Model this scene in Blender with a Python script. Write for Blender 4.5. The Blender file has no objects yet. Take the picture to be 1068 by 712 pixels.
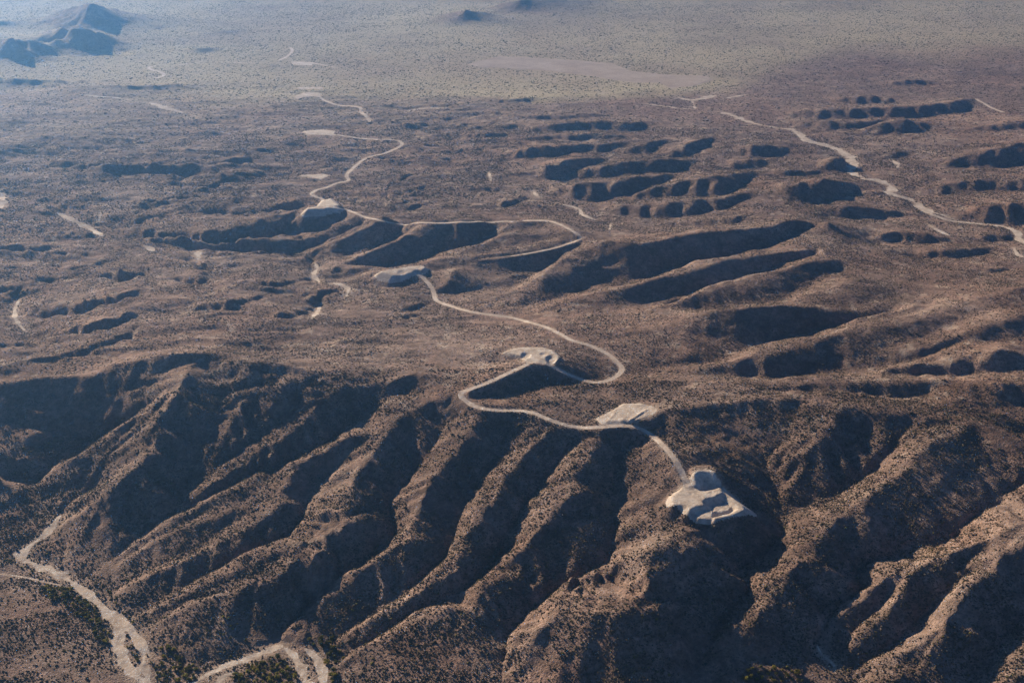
import bpy, math, random
import numpy as np
from mathutils import Vector

# ------------------------------------------------------------------ camera, light, air
PIXW, PIXH = 1068.0, 712.0
HFOV = math.radians(45.0)
FOC = PIXW / 2 / math.tan(HFOV / 2)
CAM_H = 800.0
PITCH = math.radians(22.5)
SUN_EL, SUN_AZ = 19.0, -38.0          # degrees; azimuth measured from the view direction, negative = left
SUN_STRENGTH, SKY_STRENGTH = 5.0, 0.05
EXPOSURE = 0.88
HAZE_DENSITY = 7.2e-5

scene = bpy.context.scene
col = scene.collection
cam_data = bpy.data.cameras.new("camera")
cam_data.sensor_fit = 'HORIZONTAL'
cam_data.angle = HFOV
cam_data.clip_start = 1.0
cam_data.clip_end = 80000.0
cam = bpy.data.objects.new("camera", cam_data)
cam.location = (0, 0, CAM_H)
cam.rotation_euler = (math.radians(90) - PITCH, 0, 0)
col.objects.link(cam)
scene.camera = cam

world = bpy.data.worlds.new("World")
scene.world = world
world.use_nodes = True
wn, wl = world.node_tree.nodes, world.node_tree.links
sky = wn.new('ShaderNodeTexSky')
sky.sky_type = 'NISHITA'
sky.sun_disc = False
sky.sun_elevation = math.radians(SUN_EL)
sky.sun_rotation = math.radians(SUN_AZ)
sky.altitude = 2500
sky.air_density = 0.8
sky.dust_density = 0.0
sky.ozone_density = 6.0
bg = wn['Background']
bg.inputs['Strength'].default_value = SKY_STRENGTH
wl.new(sky.outputs['Color'], bg.inputs['Color'])

az, el = math.radians(SUN_AZ), math.radians(SUN_EL)
SUN_DIR = Vector((math.sin(az) * math.cos(el), math.cos(az) * math.cos(el), math.sin(el)))
sun_data = bpy.data.lights.new("sun", 'SUN')
sun_data.energy = SUN_STRENGTH
sun_data.angle = math.radians(0.5)
sun_data.color = (1.0, 0.81, 0.58)
sun = bpy.data.objects.new("sun", sun_data)
sun.rotation_euler = SUN_DIR.to_track_quat('Z', 'Y').to_euler()
sun.location = (-2000, 2000, 3000)
col.objects.link(sun)

scene.view_settings.view_transform = 'Standard'
scene.view_settings.look = 'None'
scene.view_settings.exposure = EXPOSURE
scene.view_settings.gamma = 1.0
scene.cycles.volume_bounces = 1
scene.cycles.max_bounces = 5
scene.cycles.diffuse_bounces = 1

rng = np.random.default_rng(11)
random.seed(5)

# ------------------------------------------------------------------ survey helpers: bearing of a picture point -> place
CP, SP = math.cos(PITCH), math.sin(PITCH)
def ray(px, py):
    u = (np.asarray(px, float) - PIXW / 2) / FOC
    v = (np.asarray(py, float) - PIXH / 2) / FOC
    return u, CP - v * SP, -SP - v * CP
def place(px, py, z):
    dx, dy, dz = ray(px, py)
    t = (np.asarray(z, float) - CAM_H) / dz
    return dx * t, dy * t
def seen_at(x, y, z):
    zc = y * CP - (z - CAM_H) * SP
    yc = y * SP + (z - CAM_H) * CP
    return PIXW / 2 + FOC * x / zc, PIXH / 2 - FOC * yc / zc

# ------------------------------------------------------------------ the lie of the land
# drainage and divides: x, y (bearing in the survey photograph), z (metres above the big wash)
BASE = [(0,0,75),(534,0,75),(1068,0,75),(0,100,72),(300,100,72),(534,110,70),(750,104,72),(1068,90,75),(0,200,62),(100,240,56),
 (160,262,55),(207,268,55),(330,285,55),(400,308,62),(455,314,66),(260,180,66),(420,170,70),(512,185,74),(560,200,76),(620,230,80),
 (640,240,82),(720,180,80),(830,140,70),(890,175,64),(960,215,58),(1060,243,52),(1068,300,74),(950,260,78),(900,300,105),(800,240,100),
 (1068,180,62),(1068,130,72),(0,330,50),(50,287,54),(20,340,54),(0,380,86),(100,380,96),(150,340,84),(200,330,84),(250,340,98),
 (300,345,94),(330,330,74),(400,345,90),(450,370,110),(500,360,106),(555,372,118),(600,340,86),(640,390,100),(700,390,92),(1030,300,85),
 (760,395,98),(850,395,105),(929,390,108),(1030,390,118),(560,322,72),(690,324,84),(800,318,108),(600,150,76),(900,110,73),(200,120,72),(60,160,68)]
BASE = np.array(BASE, float)
def zbase(px, py):
    px, py = np.atleast_1d(np.asarray(px, float)), np.atleast_1d(np.asarray(py, float))
    d2 = (px[:, None] - BASE[None, :, 0])**2 + ((py[:, None] - BASE[None, :, 1]) * 1.8)**2 + 60.0
    w = d2**-1.6
    return (w * BASE[None, :, 2]).sum(1) / w.sum(1)

LINES = [
 # ---- the rim and the divide that carries the road
 [(-90,415,95),(0,409,105),(45,402,110),(92,402,114),(110,391,118),(130,385,124),(165,377,136),(205,374,146),(222,369,150),(245,372,149),(262,381,146),(297,384,140),(327,395,135),(362,408,128),(392,405,130),(422,396,131),(432,393,132),(447,401,131),(467,414,130)],
 [(467,414,130),(481,411,130),(487,419,129),(499,425,128),(516,428,126),(538,428,125),(555,430,124),(570,436,123),(587,442,122),(606,446,122),(630,445,122),(660,444,121),(677,452,119),(691,464,117),(703,479,113),(711,489,107)],
 [(665,440,122),(700,428,123),(760,420,125),(801,416,126),(841,418,126),(876,426,125),(906,430,125),(941,434,125),(991,438,125),(1021,443,124),(1036,453,118),(1066,478,106),(1110,510,96)],
 # ---- left canyon
 [(190,398,138),(172,416,118),(150,433,101),(125,446,87),(105,461,72),(82,478,56),(57,491,40),(48,501,30),(40,520,17)],
 [(150,430,88),(110,456,58),(75,480,36),(45,503,20),(31,515,16),(45,530,14),(60,540,13)],
 [(190,398,138),(175,423,116),(162,448,99),(157,471,92),(140,491,76),(120,506,61),(97,522,46),(72,550,25),(45,569,11)],
 [(157,471,92),(175,481,80),(190,493,67),(204,503,52)],
 [(165,438,95),(140,459,76),(112,487,50),(98,507,36),(75,525,22),(60,540,13)],
 [(-60,470,55),(0,502,44),(14,513,30),(34,530,16)],[(0,487,40),(17,498,25),(24,508,19)],[(-80,560,14),(0,572,12),(24,572,10)],
 [(60,540,13),(50,554,12),(35,566,11),(20,580,10),(40,590,9),(60,598,8),(75,608,7),(95,622,6),(110,636,5),(122,648,4),(121,665,3),(125,685,2),(135,700,1),(152,714,0),(170,740,-2)],
 [(-60,600,11),(0,600,10),(40,608,9)],[(-60,650,15),(0,645,14),(40,660,9),(60,690,7),(90,712,5)],[(-80,720,9),(20,740,6)],[(60,640,9),(95,660,6)],
 # ---- bowl and the western spurs
 [(243,380,140),(240,410,116),(222,445,88),(208,475,66),(202,497,51),(195,513,43),(183,535,33),(150,556,22),(122,578,14),(95,597,9),(80,606,7)],
 [(275,398,132),(255,425,108),(232,446,88)],[(310,396,134),(290,423,113),(266,438,102),(242,453,90),(220,468,76),(205,481,63)],
 [(332,402,124),(305,432,95),(272,460,77),(245,478,66),(222,495,56),(203,510,46)],
 [(362,408,128),(334,425,109),(317,442,98),(292,461,88),(265,474,78),(240,484,69),(212,502,55),(195,516,44)],
 [(395,410,120),(375,435,94),(350,462,73),(310,481,64),(275,493,56),(245,507,48),(215,524,40),(190,535,34)],
 [(429,405,124),(417,421,106)],
 [(467,414,130),(442,423,121),(417,438,111),(392,448,105),(367,458,99),(342,468,93),(317,476,88),(292,483,83),(267,492,76),(240,506,67),(215,521,57),(180,541,42),(162,553,34),(140,566,25),(122,581,17),(88,606,8)],
 [(240,533,56),(180,555,36),(150,573,25),(95,602,9)],[(215,533,47),(175,556,31),(150,569,21),(120,588,12)],
 [(300,490,81),(297,518,72),(267,546,58),(237,561,49),(205,579,39),(175,591,31),(150,599,24),(130,609,17),(110,624,7)],
 [(268,528,60),(237,549,42),(205,571,30),(175,584,20),(150,594,14),(107,625,5)],
 [(410,444,107),(397,463,99),(372,490,91),(355,525,81),(332,549,71),(312,561,65),(292,571,59),(267,584,51),(240,594,43),(217,604,36),(200,614,30),(175,624,22),(155,636,13),(142,646,6)],
 [(385,475,93),(355,492,80),(330,506,66)],
 [(365,477,84),(335,500,61),(322,518,53),(315,540,46),(300,558,40),(265,577,31),(240,588,25),(215,600,19),(175,620,11),(132,644,4)],
 [(372,528,82),(362,553,73),(327,581,60),(300,594,52),(267,609,42),(237,615,36),(212,622,31),(190,639,21),(175,651,14),(160,664,5)],
 [(295,581,50),(240,606,33),(215,615,26),(195,626,19),(175,640,11),(148,661,3)],
 [(376,527,81),(393,533,68),(408,545,49)],
 [(160,680,2),(200,698,2),(240,688,3),(272,680,3),(285,672,3)],[(318,712,2),(312,690,3),(285,672,3)],[(200,740,-1),(330,740,1)],[(332,712,2),(330,690,3),(322,676,4)],
 [(472,424,123),(467,448,100),(447,476,80),(427,501,64),(405,524,53),(410,545,46),(410,560,41),(392,577,34),(372,592,27),(349,607,20),(327,627,12),(300,653,6),(285,672,3)],
 [(500,427,126),(490,455,115),(468,478,103),(448,502,93),(437,525,83),(430,543,75),(417,559,67),(402,571,60),(382,586,52),(367,596,46),(352,609,38),(339,621,31),(327,629,26),(300,656,12),(290,670,5)],
 [(537,432,119),(527,464,95),(499,502,74),(481,530,60),(472,564,46),(464,581,40),(447,601,30),(427,616,24),(397,635,16),(372,650,10),(346,669,4)],
 [(587,442,122),(565,456,114),(545,476,105),(522,500,97),(508,525,88),(497,549,79),(487,569,71),(482,582,64),(467,589,57),(452,602,49),(437,614,43),(422,620,38),(407,630,32),(392,640,26),(372,652,18),(359,664,11),(345,677,4)],
 [(608,452,112),(577,490,82),(553,522,65),(535,553,52),(517,581,41),(499,602,33),(487,614,28),(457,628,22),(429,643,15),(402,660,10),(374,675,5),(350,693,2)],
 [(630,445,122),(613,475,109),(588,514,96),(560,548,81),(537,575,69),(510,602,57),(492,616,51),(477,625,45),(457,633,39),(429,645,32),(412,656,26),(387,671,17),(362,686,8),(340,706,2)],
 [(492,617,51),(502,639,38),(527,657,23)],[(598,499,100),(619,506,84),(640,530,65)],
 [(650,452,112),(645,475,92),(642,505,75),(645,540,62),(642,567,52),(632,586,45),(605,601,37),(574,618,30),(549,641,23),(530,661,19),(527,690,12),(524,712,8),(520,750,2)],
 [(350,740,0),(420,745,0),(480,742,2)],[(560,742,4),(650,740,8),(700,735,6)],
 # ---- the shoulder below the lowest pad
 [(728,551,82),(709,556,96),(694,560,96),(664,577,89),(634,588,79),(606,596,70),(574,612,59),(559,632,48),(544,656,34),(534,676,22),(522,702,9)],
 [(606,598,70),(589,626,59),(564,651,42),(546,676,27),(531,700,11)],
 [(664,577,89),(675,600,84),(681,626,74),(699,636,62),(719,654,44),(739,664,30),(750,672,21)],
 [(589,626,59),(640,634,68),(681,626,74)],
 [(709,556,96),(724,569,93),(744,584,81),(764,599,63),(779,613,44)],
 [(703,578,88),(722,607,58),(742,641,37),(751,658,25)],
 [(752,432,116),(772,454,96),(795,480,80),(803,498,72),(813,530,59),(819,558,50),(797,578,45),(771,597,40),(782,615,36),(766,635,31),(752,657,25),(742,677,18),(722,701,10),(700,725,5)],
 [(700,436,121),(724,449,112),(750,462,100),(775,472,90),(794,487,80)],[(728,470,112),(760,488,92),(790,508,74)],
 # ---- eastern spurs
 [(1010,442,125),(965,465,118),(930,490,109),(895,517,100),(865,543,93),(838,571,86),(816,601,71),(801,624,58),(784,639,48),(766,650,40),(760,672,28),(741,693,16),(725,709,8)],
 [(838,571,86),(863,591,69),(883,605,53),(901,614,37)],
 [(952,447,114),(935,465,96),(915,488,80),(893,504,72),(860,522,65),(835,531,60),(815,538,56)],
 [(876,427,125),(868,440,119),(848,463,106),(825,480,93),(805,494,77)],[(840,425,120),(825,447,103),(812,465,92),(798,484,79)],
 [(833,453,103),(815,472,91)],
 [(1100,490,92),(1068,505,84),(1040,522,75),(1015,542,66),(985,562,58),(950,574,52),(905,587,46),(889,598,42),(900,614,36),(880,626,31),(866,643,26),(852,666,19),(857,682,13),(872,697,8),(890,720,3)],
 [(1120,520,118),(1068,540,110),(1020,562,98),(985,577,89),(955,586,81),(935,594,75),(915,604,66),(903,614,57),(886,623,47),(875,635,39),(866,652,27)],
 [(950,590,78),(938,603,71),(934,626,59),(913,647,43),(896,667,28),(880,686,14)],
 [(926,607,58),(920,622,47),(905,642,33),(885,666,20),(874,688,9)],
 [(1000,595,78),(990,612,62),(971,636,43),(941,661,28),(916,681,16),(889,699,7)],
 [(1120,550,116),(1068,565,108),(1040,580,101),(1016,597,93),(1001,619,81),(986,632,73),(961,650,58),(941,670,42),(919,685,26),(892,700,10)],
 [(1120,610,60),(1066,640,46),(1030,690,24),(1005,716,13)],[(1068,590,96),(1110,640,70)],
 [(760,730,3),(800,712,5),(850,720,4)],[(820,668,22),(800,690,9)],[(920,740,2),(1000,742,8),(1100,740,16)],
 # ---- beyond the rim: the road ridge and its spurs
 [(267,233,84),(300,226,90),(322,221,96),(350,218,100),(382,227,104),(402,231,107),(467,232,110),(534,231,113),(560,230,116),(577,231,118),(597,240,122),(609,248,126),(634,252,128),(684,252,130),(734,240,134),(801,234,138),(835,225,136),(865,226,130)],
 [(603,254,124),(590,272,108),(565,292,92),(534,308,76),(500,318,70)],
 [(609,248,126),(589,256,116),(564,262,108),(534,267,100),(500,270,95),(467,272,91),(427,279,88),(402,286,82)],
 [(592,264,104),(575,277,88),(555,291,78),(534,303,72),(500,308,66),(455,313,64)],
 [(850,238,116),(801,260,110),(734,275,97),(664,294,85),(620,303,79),(580,316,73),(546,325,70),(505,326,69)],
 [(570,323,78),(634,305,95),(709,286,112),(759,271,122),(801,265,128),(856,258,132)],
 [(674,324,84),(694,320,87),(734,304,98),(800,284,112),(850,268,122)],
 [(684,326,89),(724,307,104),(801,286,124),(864,271,132)],
 [(694,328,88),(759,322,104),(812,316,111),(850,297,119),(890,280,129)],
 [(812,318,115),(864,304,126),(896,292,132)],
 [(690,333,98),(730,327,117),(760,323,127),(820,319,132),(896,324,132),(953,320,132)],
 [(680,386,90),(732,382,89),(790,362,95),(860,346,105),(930,329,121)],
 [(732,389,97),(800,368,116),(880,348,126),(953,336,132),(1000,320,134),(1068,300,128)],
 [(650,392,97),(690,390,94),(732,395,95),(800,399,99),(840,393,101),(900,391,105),(960,378,117),(1000,360,127)],
 [(929,389,112),(961,368,126),(1017,340,137),(1068,330,138)],[(935,394,109),(1000,394,116),(1068,391,121)],
 [(1000,375,126),(975,392,112)],[(1040,365,134),(1010,392,116)],
 [(760,406,108),(800,405,115),(864,401,122),(929,397,124),(981,397,126),(1068,400,132)],
 [(800,411,113),(850,413,112),(900,414,114),(960,420,118)],[(1068,425,118),(1030,440,118),(1068,455,100)],
 [(357,233,88),(330,247,72),(290,254,64),(267,257,62)],[(378,243,85),(340,257,68),(310,268,58)],
 [(427,240,92),(395,261,70),(360,274,60)],[(525,240,98),(500,255,84),(480,263,77),(440,274,68),(400,282,64),(365,286,58)],
 [(382,232,103),(352,245,87),(300,253,71),(267,259,63)],[(392,236,102),(362,249,85),(340,258,73),(317,268,60)],
 [(447,238,107),(417,255,90),(387,268,74),(360,282,60)],[(534,246,106),(505,258,95),(475,268,86)],
 [(475,285,82),(458,303,68)],[(505,418,124),(540,413,114),(565,409,108),(600,403,101),(624,401,98),(650,394,97)],
 [(481,411,130),(503,401,124),(528,390,121),(552,379,118),(570,377,117)],
 [(646,440,121),(640,425,112),(625,408,101)],
 # washes of the middle ground
 [(395,309,62),(362,305,58),(348,295,56),(333,293,55),(328,275,55),(295,271,55),(207,267,55),(155,260,54),(107,246,54),(60,222,56),(0,205,56)],
 [(640,236,82),(609,223,79),(586,213,78),(558,200,76),(512,186,74),(500,180,73)],
 [(721,105,73),(777,126,71),(828,136,70),(856,150,67),(886,165,65),(890,176,64),(917,189,62),(931,198,60),(968,221,57),(1011,233,54),(1062,245,51),(1110,262,48)],
 [(20,312,48),(16,326,47),(25,345,52),(40,370,72)],[(333,318,66),(325,332,74)],
 # swells of the middle ground
 [(216,337,100),(270,319,92),(323,302,72)],[(400,345,96),(440,345,98),(480,350,99)],[(450,372,114),(500,366,112),(540,366,117)],
]
# slopes that fall towards the camera: crest line, foot line (rise follows from the picture distance at a 30 degree slope)
def sheet(x0, y0, k, rows):
    return [tuple([(x0 + a / k, y0 + b / k) for a, b in line] for line in row) for row in rows]
PAIRS = sheet(521, 94, 2.848, [
 ([(90,105),(200,98),(300,95),(420,92),(470,100)],[(20,135),(110,137),(180,133),(280,128),(340,135),(400,130),(445,120)]),
 ([(0,72),(170,78),(330,72)],[(0,84),(130,98),(170,97),(330,80)]),
 ([(0,150),(120,140),(260,130),(340,140),(380,142)],[(0,163),(90,160),(200,160),(330,155),(380,150)]),
 ([(0,200),(60,180),(120,165),(200,165),(330,160),(450,150)],[(0,228),(60,215),(150,208),(230,198),(300,195),(340,180),(430,158)]),
 ([(350,190),(420,160),(500,146)],[(370,200),(440,198),(505,158)]),
 ([(480,200),(540,170),(600,145),(635,140)],[(470,206),(560,204),(610,178),(638,152)]),
 ([(90,262),(140,222),(200,206),(330,205)],[(95,277),(180,271),(240,245),(320,216)]),
 ([(190,268),(280,235),(350,215),(450,205),(590,210)],[(185,276),(300,270),(420,258),(540,245),(585,224)]),
 ([(150,295),(250,275),(380,262),(480,252),(530,250)],[(180,330),(300,332),(380,325),(450,295),(520,262)]),
 ([(340,330),(450,290),(560,265),(680,245),(770,240)],[(350,336),(480,330),(620,323),(680,310),(760,262)]),
 ([(290,350),(450,340),(600,325),(700,315),(760,300)],[(310,380),(430,390),(560,387),(650,367),(745,325)]),
 ([(450,405),(600,385),(700,380),(740,370)],[(460,413),(600,413),(700,406),(740,384)]),
 ([(690,185),(750,165),(830,165),(880,180)],[(700,202),(800,210),(875,196)]),
 ([(680,215),(750,207),(800,214)],[(690,240),(770,239),(806,226)]),
 ([(820,300),(900,275),(980,262),(1068,285)],[(840,342),(900,352),(980,337),(1060,312)]),
]) + sheet(0, 94, 2.848, [
 ([(-60,152),(0,155),(150,160),(300,160),(460,156)],[(-60,164),(0,166),(150,173),(330,173),(460,166)]),
 ([(-60,174),(0,174),(200,179),(330,180)],[(-60,196),(0,196),(120,191),(300,192)]),
 ([(90,197),(200,185),(330,186),(520,179),(700,180),(850,184)],[(100,208),(250,206),(400,206),(560,204),(760,202),(850,196)]),
 ([(140,225),(250,211),(400,213),(470,209),(600,212),(760,210)],[(145,242),(300,256),(400,251),(520,253),(620,247),(750,232)]),
 ([(370,262),(450,250),(560,251),(650,246),(800,250)],[(375,268),(480,270),(560,277),(700,277),(830,266)]),
 ([(470,288),(500,266),(545,274)],[(475,291),(530,290),(550,282)]),([(515,297),(580,286),(650,288)],[(525,307),(640,309),(655,300)]),
 ([(740,318),(780,301),(825,316)],[(745,328),(800,325),(828,321)]),
 ([(380,348),(450,330),(540,318),(630,325)],[(385,359),(470,356),(570,342),(630,333)]),
 ([(440,368),(520,345),(600,330),(660,335),(720,345)],[(445,378),(560,370),(640,362),(715,354)]),
 ([(355,402),(450,380),(600,372),(720,360),(830,345),(915,335)],[(360,420),(480,402),(650,393),(800,386),(915,362)]),
 ([(365,425),(450,410),(560,405),(700,400),(820,380),(905,366)],[(390,448),(500,466),(600,473),(700,470),(820,457),(910,430)]),
 ([(640,500),(720,482),(830,470),(900,462)],[(650,512),(760,512),(840,502),(900,482)]),
 ([(100,345),(170,340),(260,348)],[(110,356),(190,366),(265,374)]),
 ([(-60,410),(0,412),(100,428),(300,440)],[(-60,424),(0,426),(150,452),(300,458)]),
 ([(-60,460),(0,462),(80,465),(150,474)],[(-60,502),(0,502),(130,503),(155,490)]),
 ([(185,545),(230,520),(300,515)],[(180,560),(240,556),(305,530)]),([(150,500),(220,490),(270,500)],[(160,512),(220,510),(272,510)]),
 ([(295,560),(340,525),(400,530),(440,560)],[(305,582),(370,587),(438,570)]),
 ([(560,530),(600,521),(655,545)],[(575,540),(635,562),(660,556)]),([(520,570),(560,553),(612,565)],[(530,582),(585,592),(616,580)]),
 ([(700,583),(740,565),(800,570),(850,588),(930,572)],[(715,600),(800,610),(850,603),(930,586)]),
 ([(-50,540),(0,545),(60,556)],[(-50,570),(0,571),(65,566)]),([(50,580),(100,570),(165,577)],[(55,592),(150,592),(168,584)]),([(-50,588),(0,588),(60,592)],[(-50,615),(0,616),(65,607)]),
]) + sheet(0, 290, 2.67, [
 ([(110,110),(200,70),(300,50),(400,40)],[(100,129),(200,121),(300,101),(395,66)]),
 ([(105,168),(200,135),(280,118),(385,110)],[(110,184),(230,176),(310,161),(385,127)]),
 ([(155,238),(250,200),(320,175),(375,167)],[(160,250),(230,237),(310,206),(375,179)]),
 ([(520,98),(600,75),(690,55),(735,60)],[(535,113),(600,116),(660,97),(730,70)]),
 ([(745,112),(780,95),(850,100)],[(752,132),(800,139),(850,122)]),([(795,90),(850,86),(880,98)],[(805,101),(855,112),(880,108)]),
 ([(820,52),(880,38),(960,40)],[(835,66),(900,63),(960,52)]),
 ([(-60,180),(0,184),(60,192)],[(-60,212),(0,213),(62,208)]),([(-40,120),(0,121),(40,130)],[(-40,141),(0,141),(42,138)]),
 ([(725,184),(810,180)],[(730,193),(812,191)]),([(695,208),(785,214)],[(700,219),(790,226)]),([(740,158),(815,160)],[(745,170),(815,170)]),
 ([(1030,120),(1100,108),(1170,112)],[(1040,132),(1110,132),(1170,124)]),([(1115,100),(1160,86),(1195,80)],[(1120,110),(1165,104),(1198,92)]),
]) + sheet(818, 60, 2.848, [
 ([(285,86),(350,65),(390,58),(465,77)],[(285,88),(380,88),(468,83)]),([(45,60),(160,60)],[(45,68),(165,68)]),([(40,45),(100,43)],[(40,53),(100,52)]),
 ([(130,125),(200,115),(260,112),(345,125)],[(130,141),(230,146),(345,139)]),
 ([(-40,160),(0,160),(130,155),(300,150),(420,140),(520,125),(585,122)],[(-40,180),(0,181),(120,191),(260,187),(400,184),(520,166),(590,146)]),
 ([(0,190),(130,190),(240,188),(320,182)],[(0,211),(130,223),(210,221),(310,195)]),
 ([(230,215),(300,185),(370,180),(440,208)],[(240,238),(340,234),(440,222)]),
 ([(510,222),(600,205),(712,185),(800,175)],[(520,228),(620,228),(712,224),(800,220)]),
 ([(415,312),(520,300),(600,275),(712,258),(820,250)],[(420,331),(520,334),(620,333),(712,328),(820,325)]),
 ([(265,303),(330,283),(395,278)],[(265,309),(340,302),(396,288)]),
 ([(375,402),(480,380),(560,368),(712,362),(800,360)],[(385,416),(480,417),(580,407),(712,400),(800,396)]),
 ([(525,457),(600,440),(712,432),(800,428)],[(550,474),(620,502),(712,503),(800,500)]),
 ([(95,330),(150,296),(190,300),(205,325)],[(115,347),(185,353),(205,342)]),([(-40,338),(0,338),(60,335),(115,345)],[(-40,359),(0,359),(90,357),(118,351)]),
 ([(-30,385),(0,378),(100,355),(150,365),(215,400)],[(-30,435),(0,437),(60,441),(150,427),(215,410)]),
 ([(235,405),(315,401)],[(240,419),(318,416)]),
 ([(115,457),(200,440),(280,455),(365,467)],[(135,482),(250,487),(365,481)]),([(245,547),(330,520),(400,520),(485,542)],[(255,562),(380,562),(485,553)]),
 ([(375,592),(480,570),(625,570)],[(390,607),(500,607),(628,585)]),([(565,537),(640,525),(695,540)],[(575,557),(650,557),(695,549)]),([(585,642),(665,625)],[(590,657),(670,641)]),
]) + sheet(330, 94, 4.272, [
 ([(190,80),(360,68)],[(195,92),(360,83)]),([(435,82),(530,65),(700,52),(850,45),(1000,38)],[(435,94),(560,82),(700,74),(850,72),(1000,60)]),
 ([(545,95),(665,88)],[(545,110),(675,105)]),([(805,92),(900,82),(1000,82)],[(805,108),(900,108),(1000,100)]),([(685,110),(810,105)],[(685,128),(815,125)]),
 ([(215,145),(350,138),(620,132)],[(215,162),(380,157),(620,146)]),([(265,165),(400,155),(500,155)],[(265,183),(420,184),(500,175)]),
 ([(500,160),(600,150),(685,155)],[(505,179),(600,178),(685,170)]),([(655,180),(720,155),(810,148)],[(665,188),(740,186),(808,165)]),([(745,177),(820,165),(885,160)],[(755,190),(850,191),(885,179)]),
 ([(435,216),(520,195),(640,195)],[(445,227),(540,224),(640,211)]),([(635,216),(740,196),(860,200)],[(645,228),(740,234),(858,218)]),
 ([(195,235),(345,225)],[(198,247),(345,241)]),([(355,270),(440,255),(515,255)],[(358,282),(450,279),(515,268)]),
 ([(-60,296),(0,298),(100,293),(205,296)],[(-60,322),(0,327),(110,327),(205,318)]),([(215,305),(350,308),(610,310)],[(218,325),(400,335),(610,334)]),
 ([(615,327),(700,318),(790,320)],[(618,342),(720,340),(795,330)]),([(595,292),(760,265),(930,245)],[(600,303),(780,288),(930,258)]),
 ([(0,362),(70,352),(135,365)],[(10,377),(120,385),(140,378)]),([(285,428),(350,400),(435,385)],[(295,441),(370,434),(437,401)]),
 ([(245,482),(330,460),(490,440)],[(250,493),(350,490),(495,457)]),([(295,523),(370,495),(445,485)],[(300,543),(380,533),(447,502)]),
 ([(355,562),(440,525),(530,505)],[(360,575),(450,558),(535,520)]),([(565,400),(680,398),(775,405)],[(565,411),(680,413),(775,413)]),
 ([(615,457),(720,435),(845,457)],[(620,469),(740,472),(848,466)]),([(735,502),(850,490),(945,480)],[(765,524),(830,547),(940,500)]),
 ([(55,430),(140,450)],[(62,446),(145,465)]),([(95,500),(210,515)],[(100,516),(215,530)]),([(475,365),(565,360)],[(478,376),(565,374)]),
]) + sheet(0, 0, 3.236, [
 ([(-60,260),(0,262),(100,262),(295,273)],[(-60,282),(0,283),(120,281),(290,281)]),
 ([(120,292),(300,285),(420,287),(560,283),(730,286)],[(120,300),(300,306),(420,306),(560,301),(725,292)]),
 ([(-60,112),(0,115),(90,120),(160,162)],[(-60,172),(0,174),(90,174),(165,172)]),([(130,122),(180,125),(228,155)],[(140,156),(180,162),(230,161)]),
 ([(165,95),(210,82),(270,85),(330,105),(400,138)],[(195,120),(260,146),(340,148),(402,146)]),
 ([(205,35),(250,15),(300,10),(360,22),(465,53)],[(212,62),(300,70),(400,60),(466,57)]),([(-60,75),(0,70),(60,65),(145,57)],[(-60,95),(0,96),(80,82),(150,70)]),
]) + [
 ([(462,15),(487,9),(520,16)],[(464,18),(492,19),(522,18)]),
 ([(505,8),(545,-3),(610,0),(640,-3)],[(505,10),(545,9),(600,6),(640,1)]),
]
# single dark scarps: centre line, height in picture units
BANDS = [
 ([(267, 113), (330, 112)],3),
 ([(340, 148), (400, 150)],3),
 ([(497, 324), (532, 320)],5),
 ([(-30, 133), (0, 133), (68, 133)],3),
 ([(0, 145), (70, 145), (170, 148)],3.4),
 ([(0, 110), (70, 109)],3),
 ([(160, 104), (230, 106)],2.4),
 ([(140, 121), (190, 121)],2.6),
 ([(130, 130), (165, 130)],2.6),
 ([(200, 140), (245, 139)],3.4),
 ([(235, 122), (250, 124)],3.4),
 ([(170, 52), (235, 50)],3),
 ([(200, 33), (260, 32)],2.4),
 ([(270, 68), (290, 68)],2),
 ([(130, 55), (180, 57)],2),
]
FLIP = {9:'R',10:'V',15:'V',22:'R',37:'V',45:'R',48:'V',56:'R',73:'V',91:'R',107:'V',113:'R',114:'R'}
ZS = 0.72                                    # the survey heights were taken a little too tall
LINES = [[(p[0], p[1], p[2] * ZS) for p in L] for L in LINES]
BASE[:, 2] *= ZS
PAD_Z = 96.0 * (ZS - 1)
# earthworks of the lowest pad (levels in metres)
PAD_LINES = [
 [(719,500,101),(722,495.5,104),(728,492.5,105.5),(736,491.5,106),(745,493.5,105),(752,501,100)],
 [(702,521,94),(710,511,95)],[(720,541,82),(729.5,549,77),(740,550.5,76),(755,547.5,75),(769,544,75),(783,537,75)],
]
PAD_LINES = [[(p[0], p[1], p[2] + PAD_Z) for p in L] for L in PAD_LINES]

# ------------------------------------------------------------------ ground survey grid (bearing x log distance, so cells stay square everywhere)
R0, R1, NR = 720.0, 9000.0, 1460
TH, NT = math.radians(32.5), 1140
S0, S1 = math.log(R0), math.log(R1)
def gi(x, y, nr=NR, nt=NT):
    r = np.hypot(x, y)
    return (np.log(r) - S0) / (S1 - S0) * (nr - 1), (np.arctan2(x, y) + TH) / (2 * TH) * (nt - 1)

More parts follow.
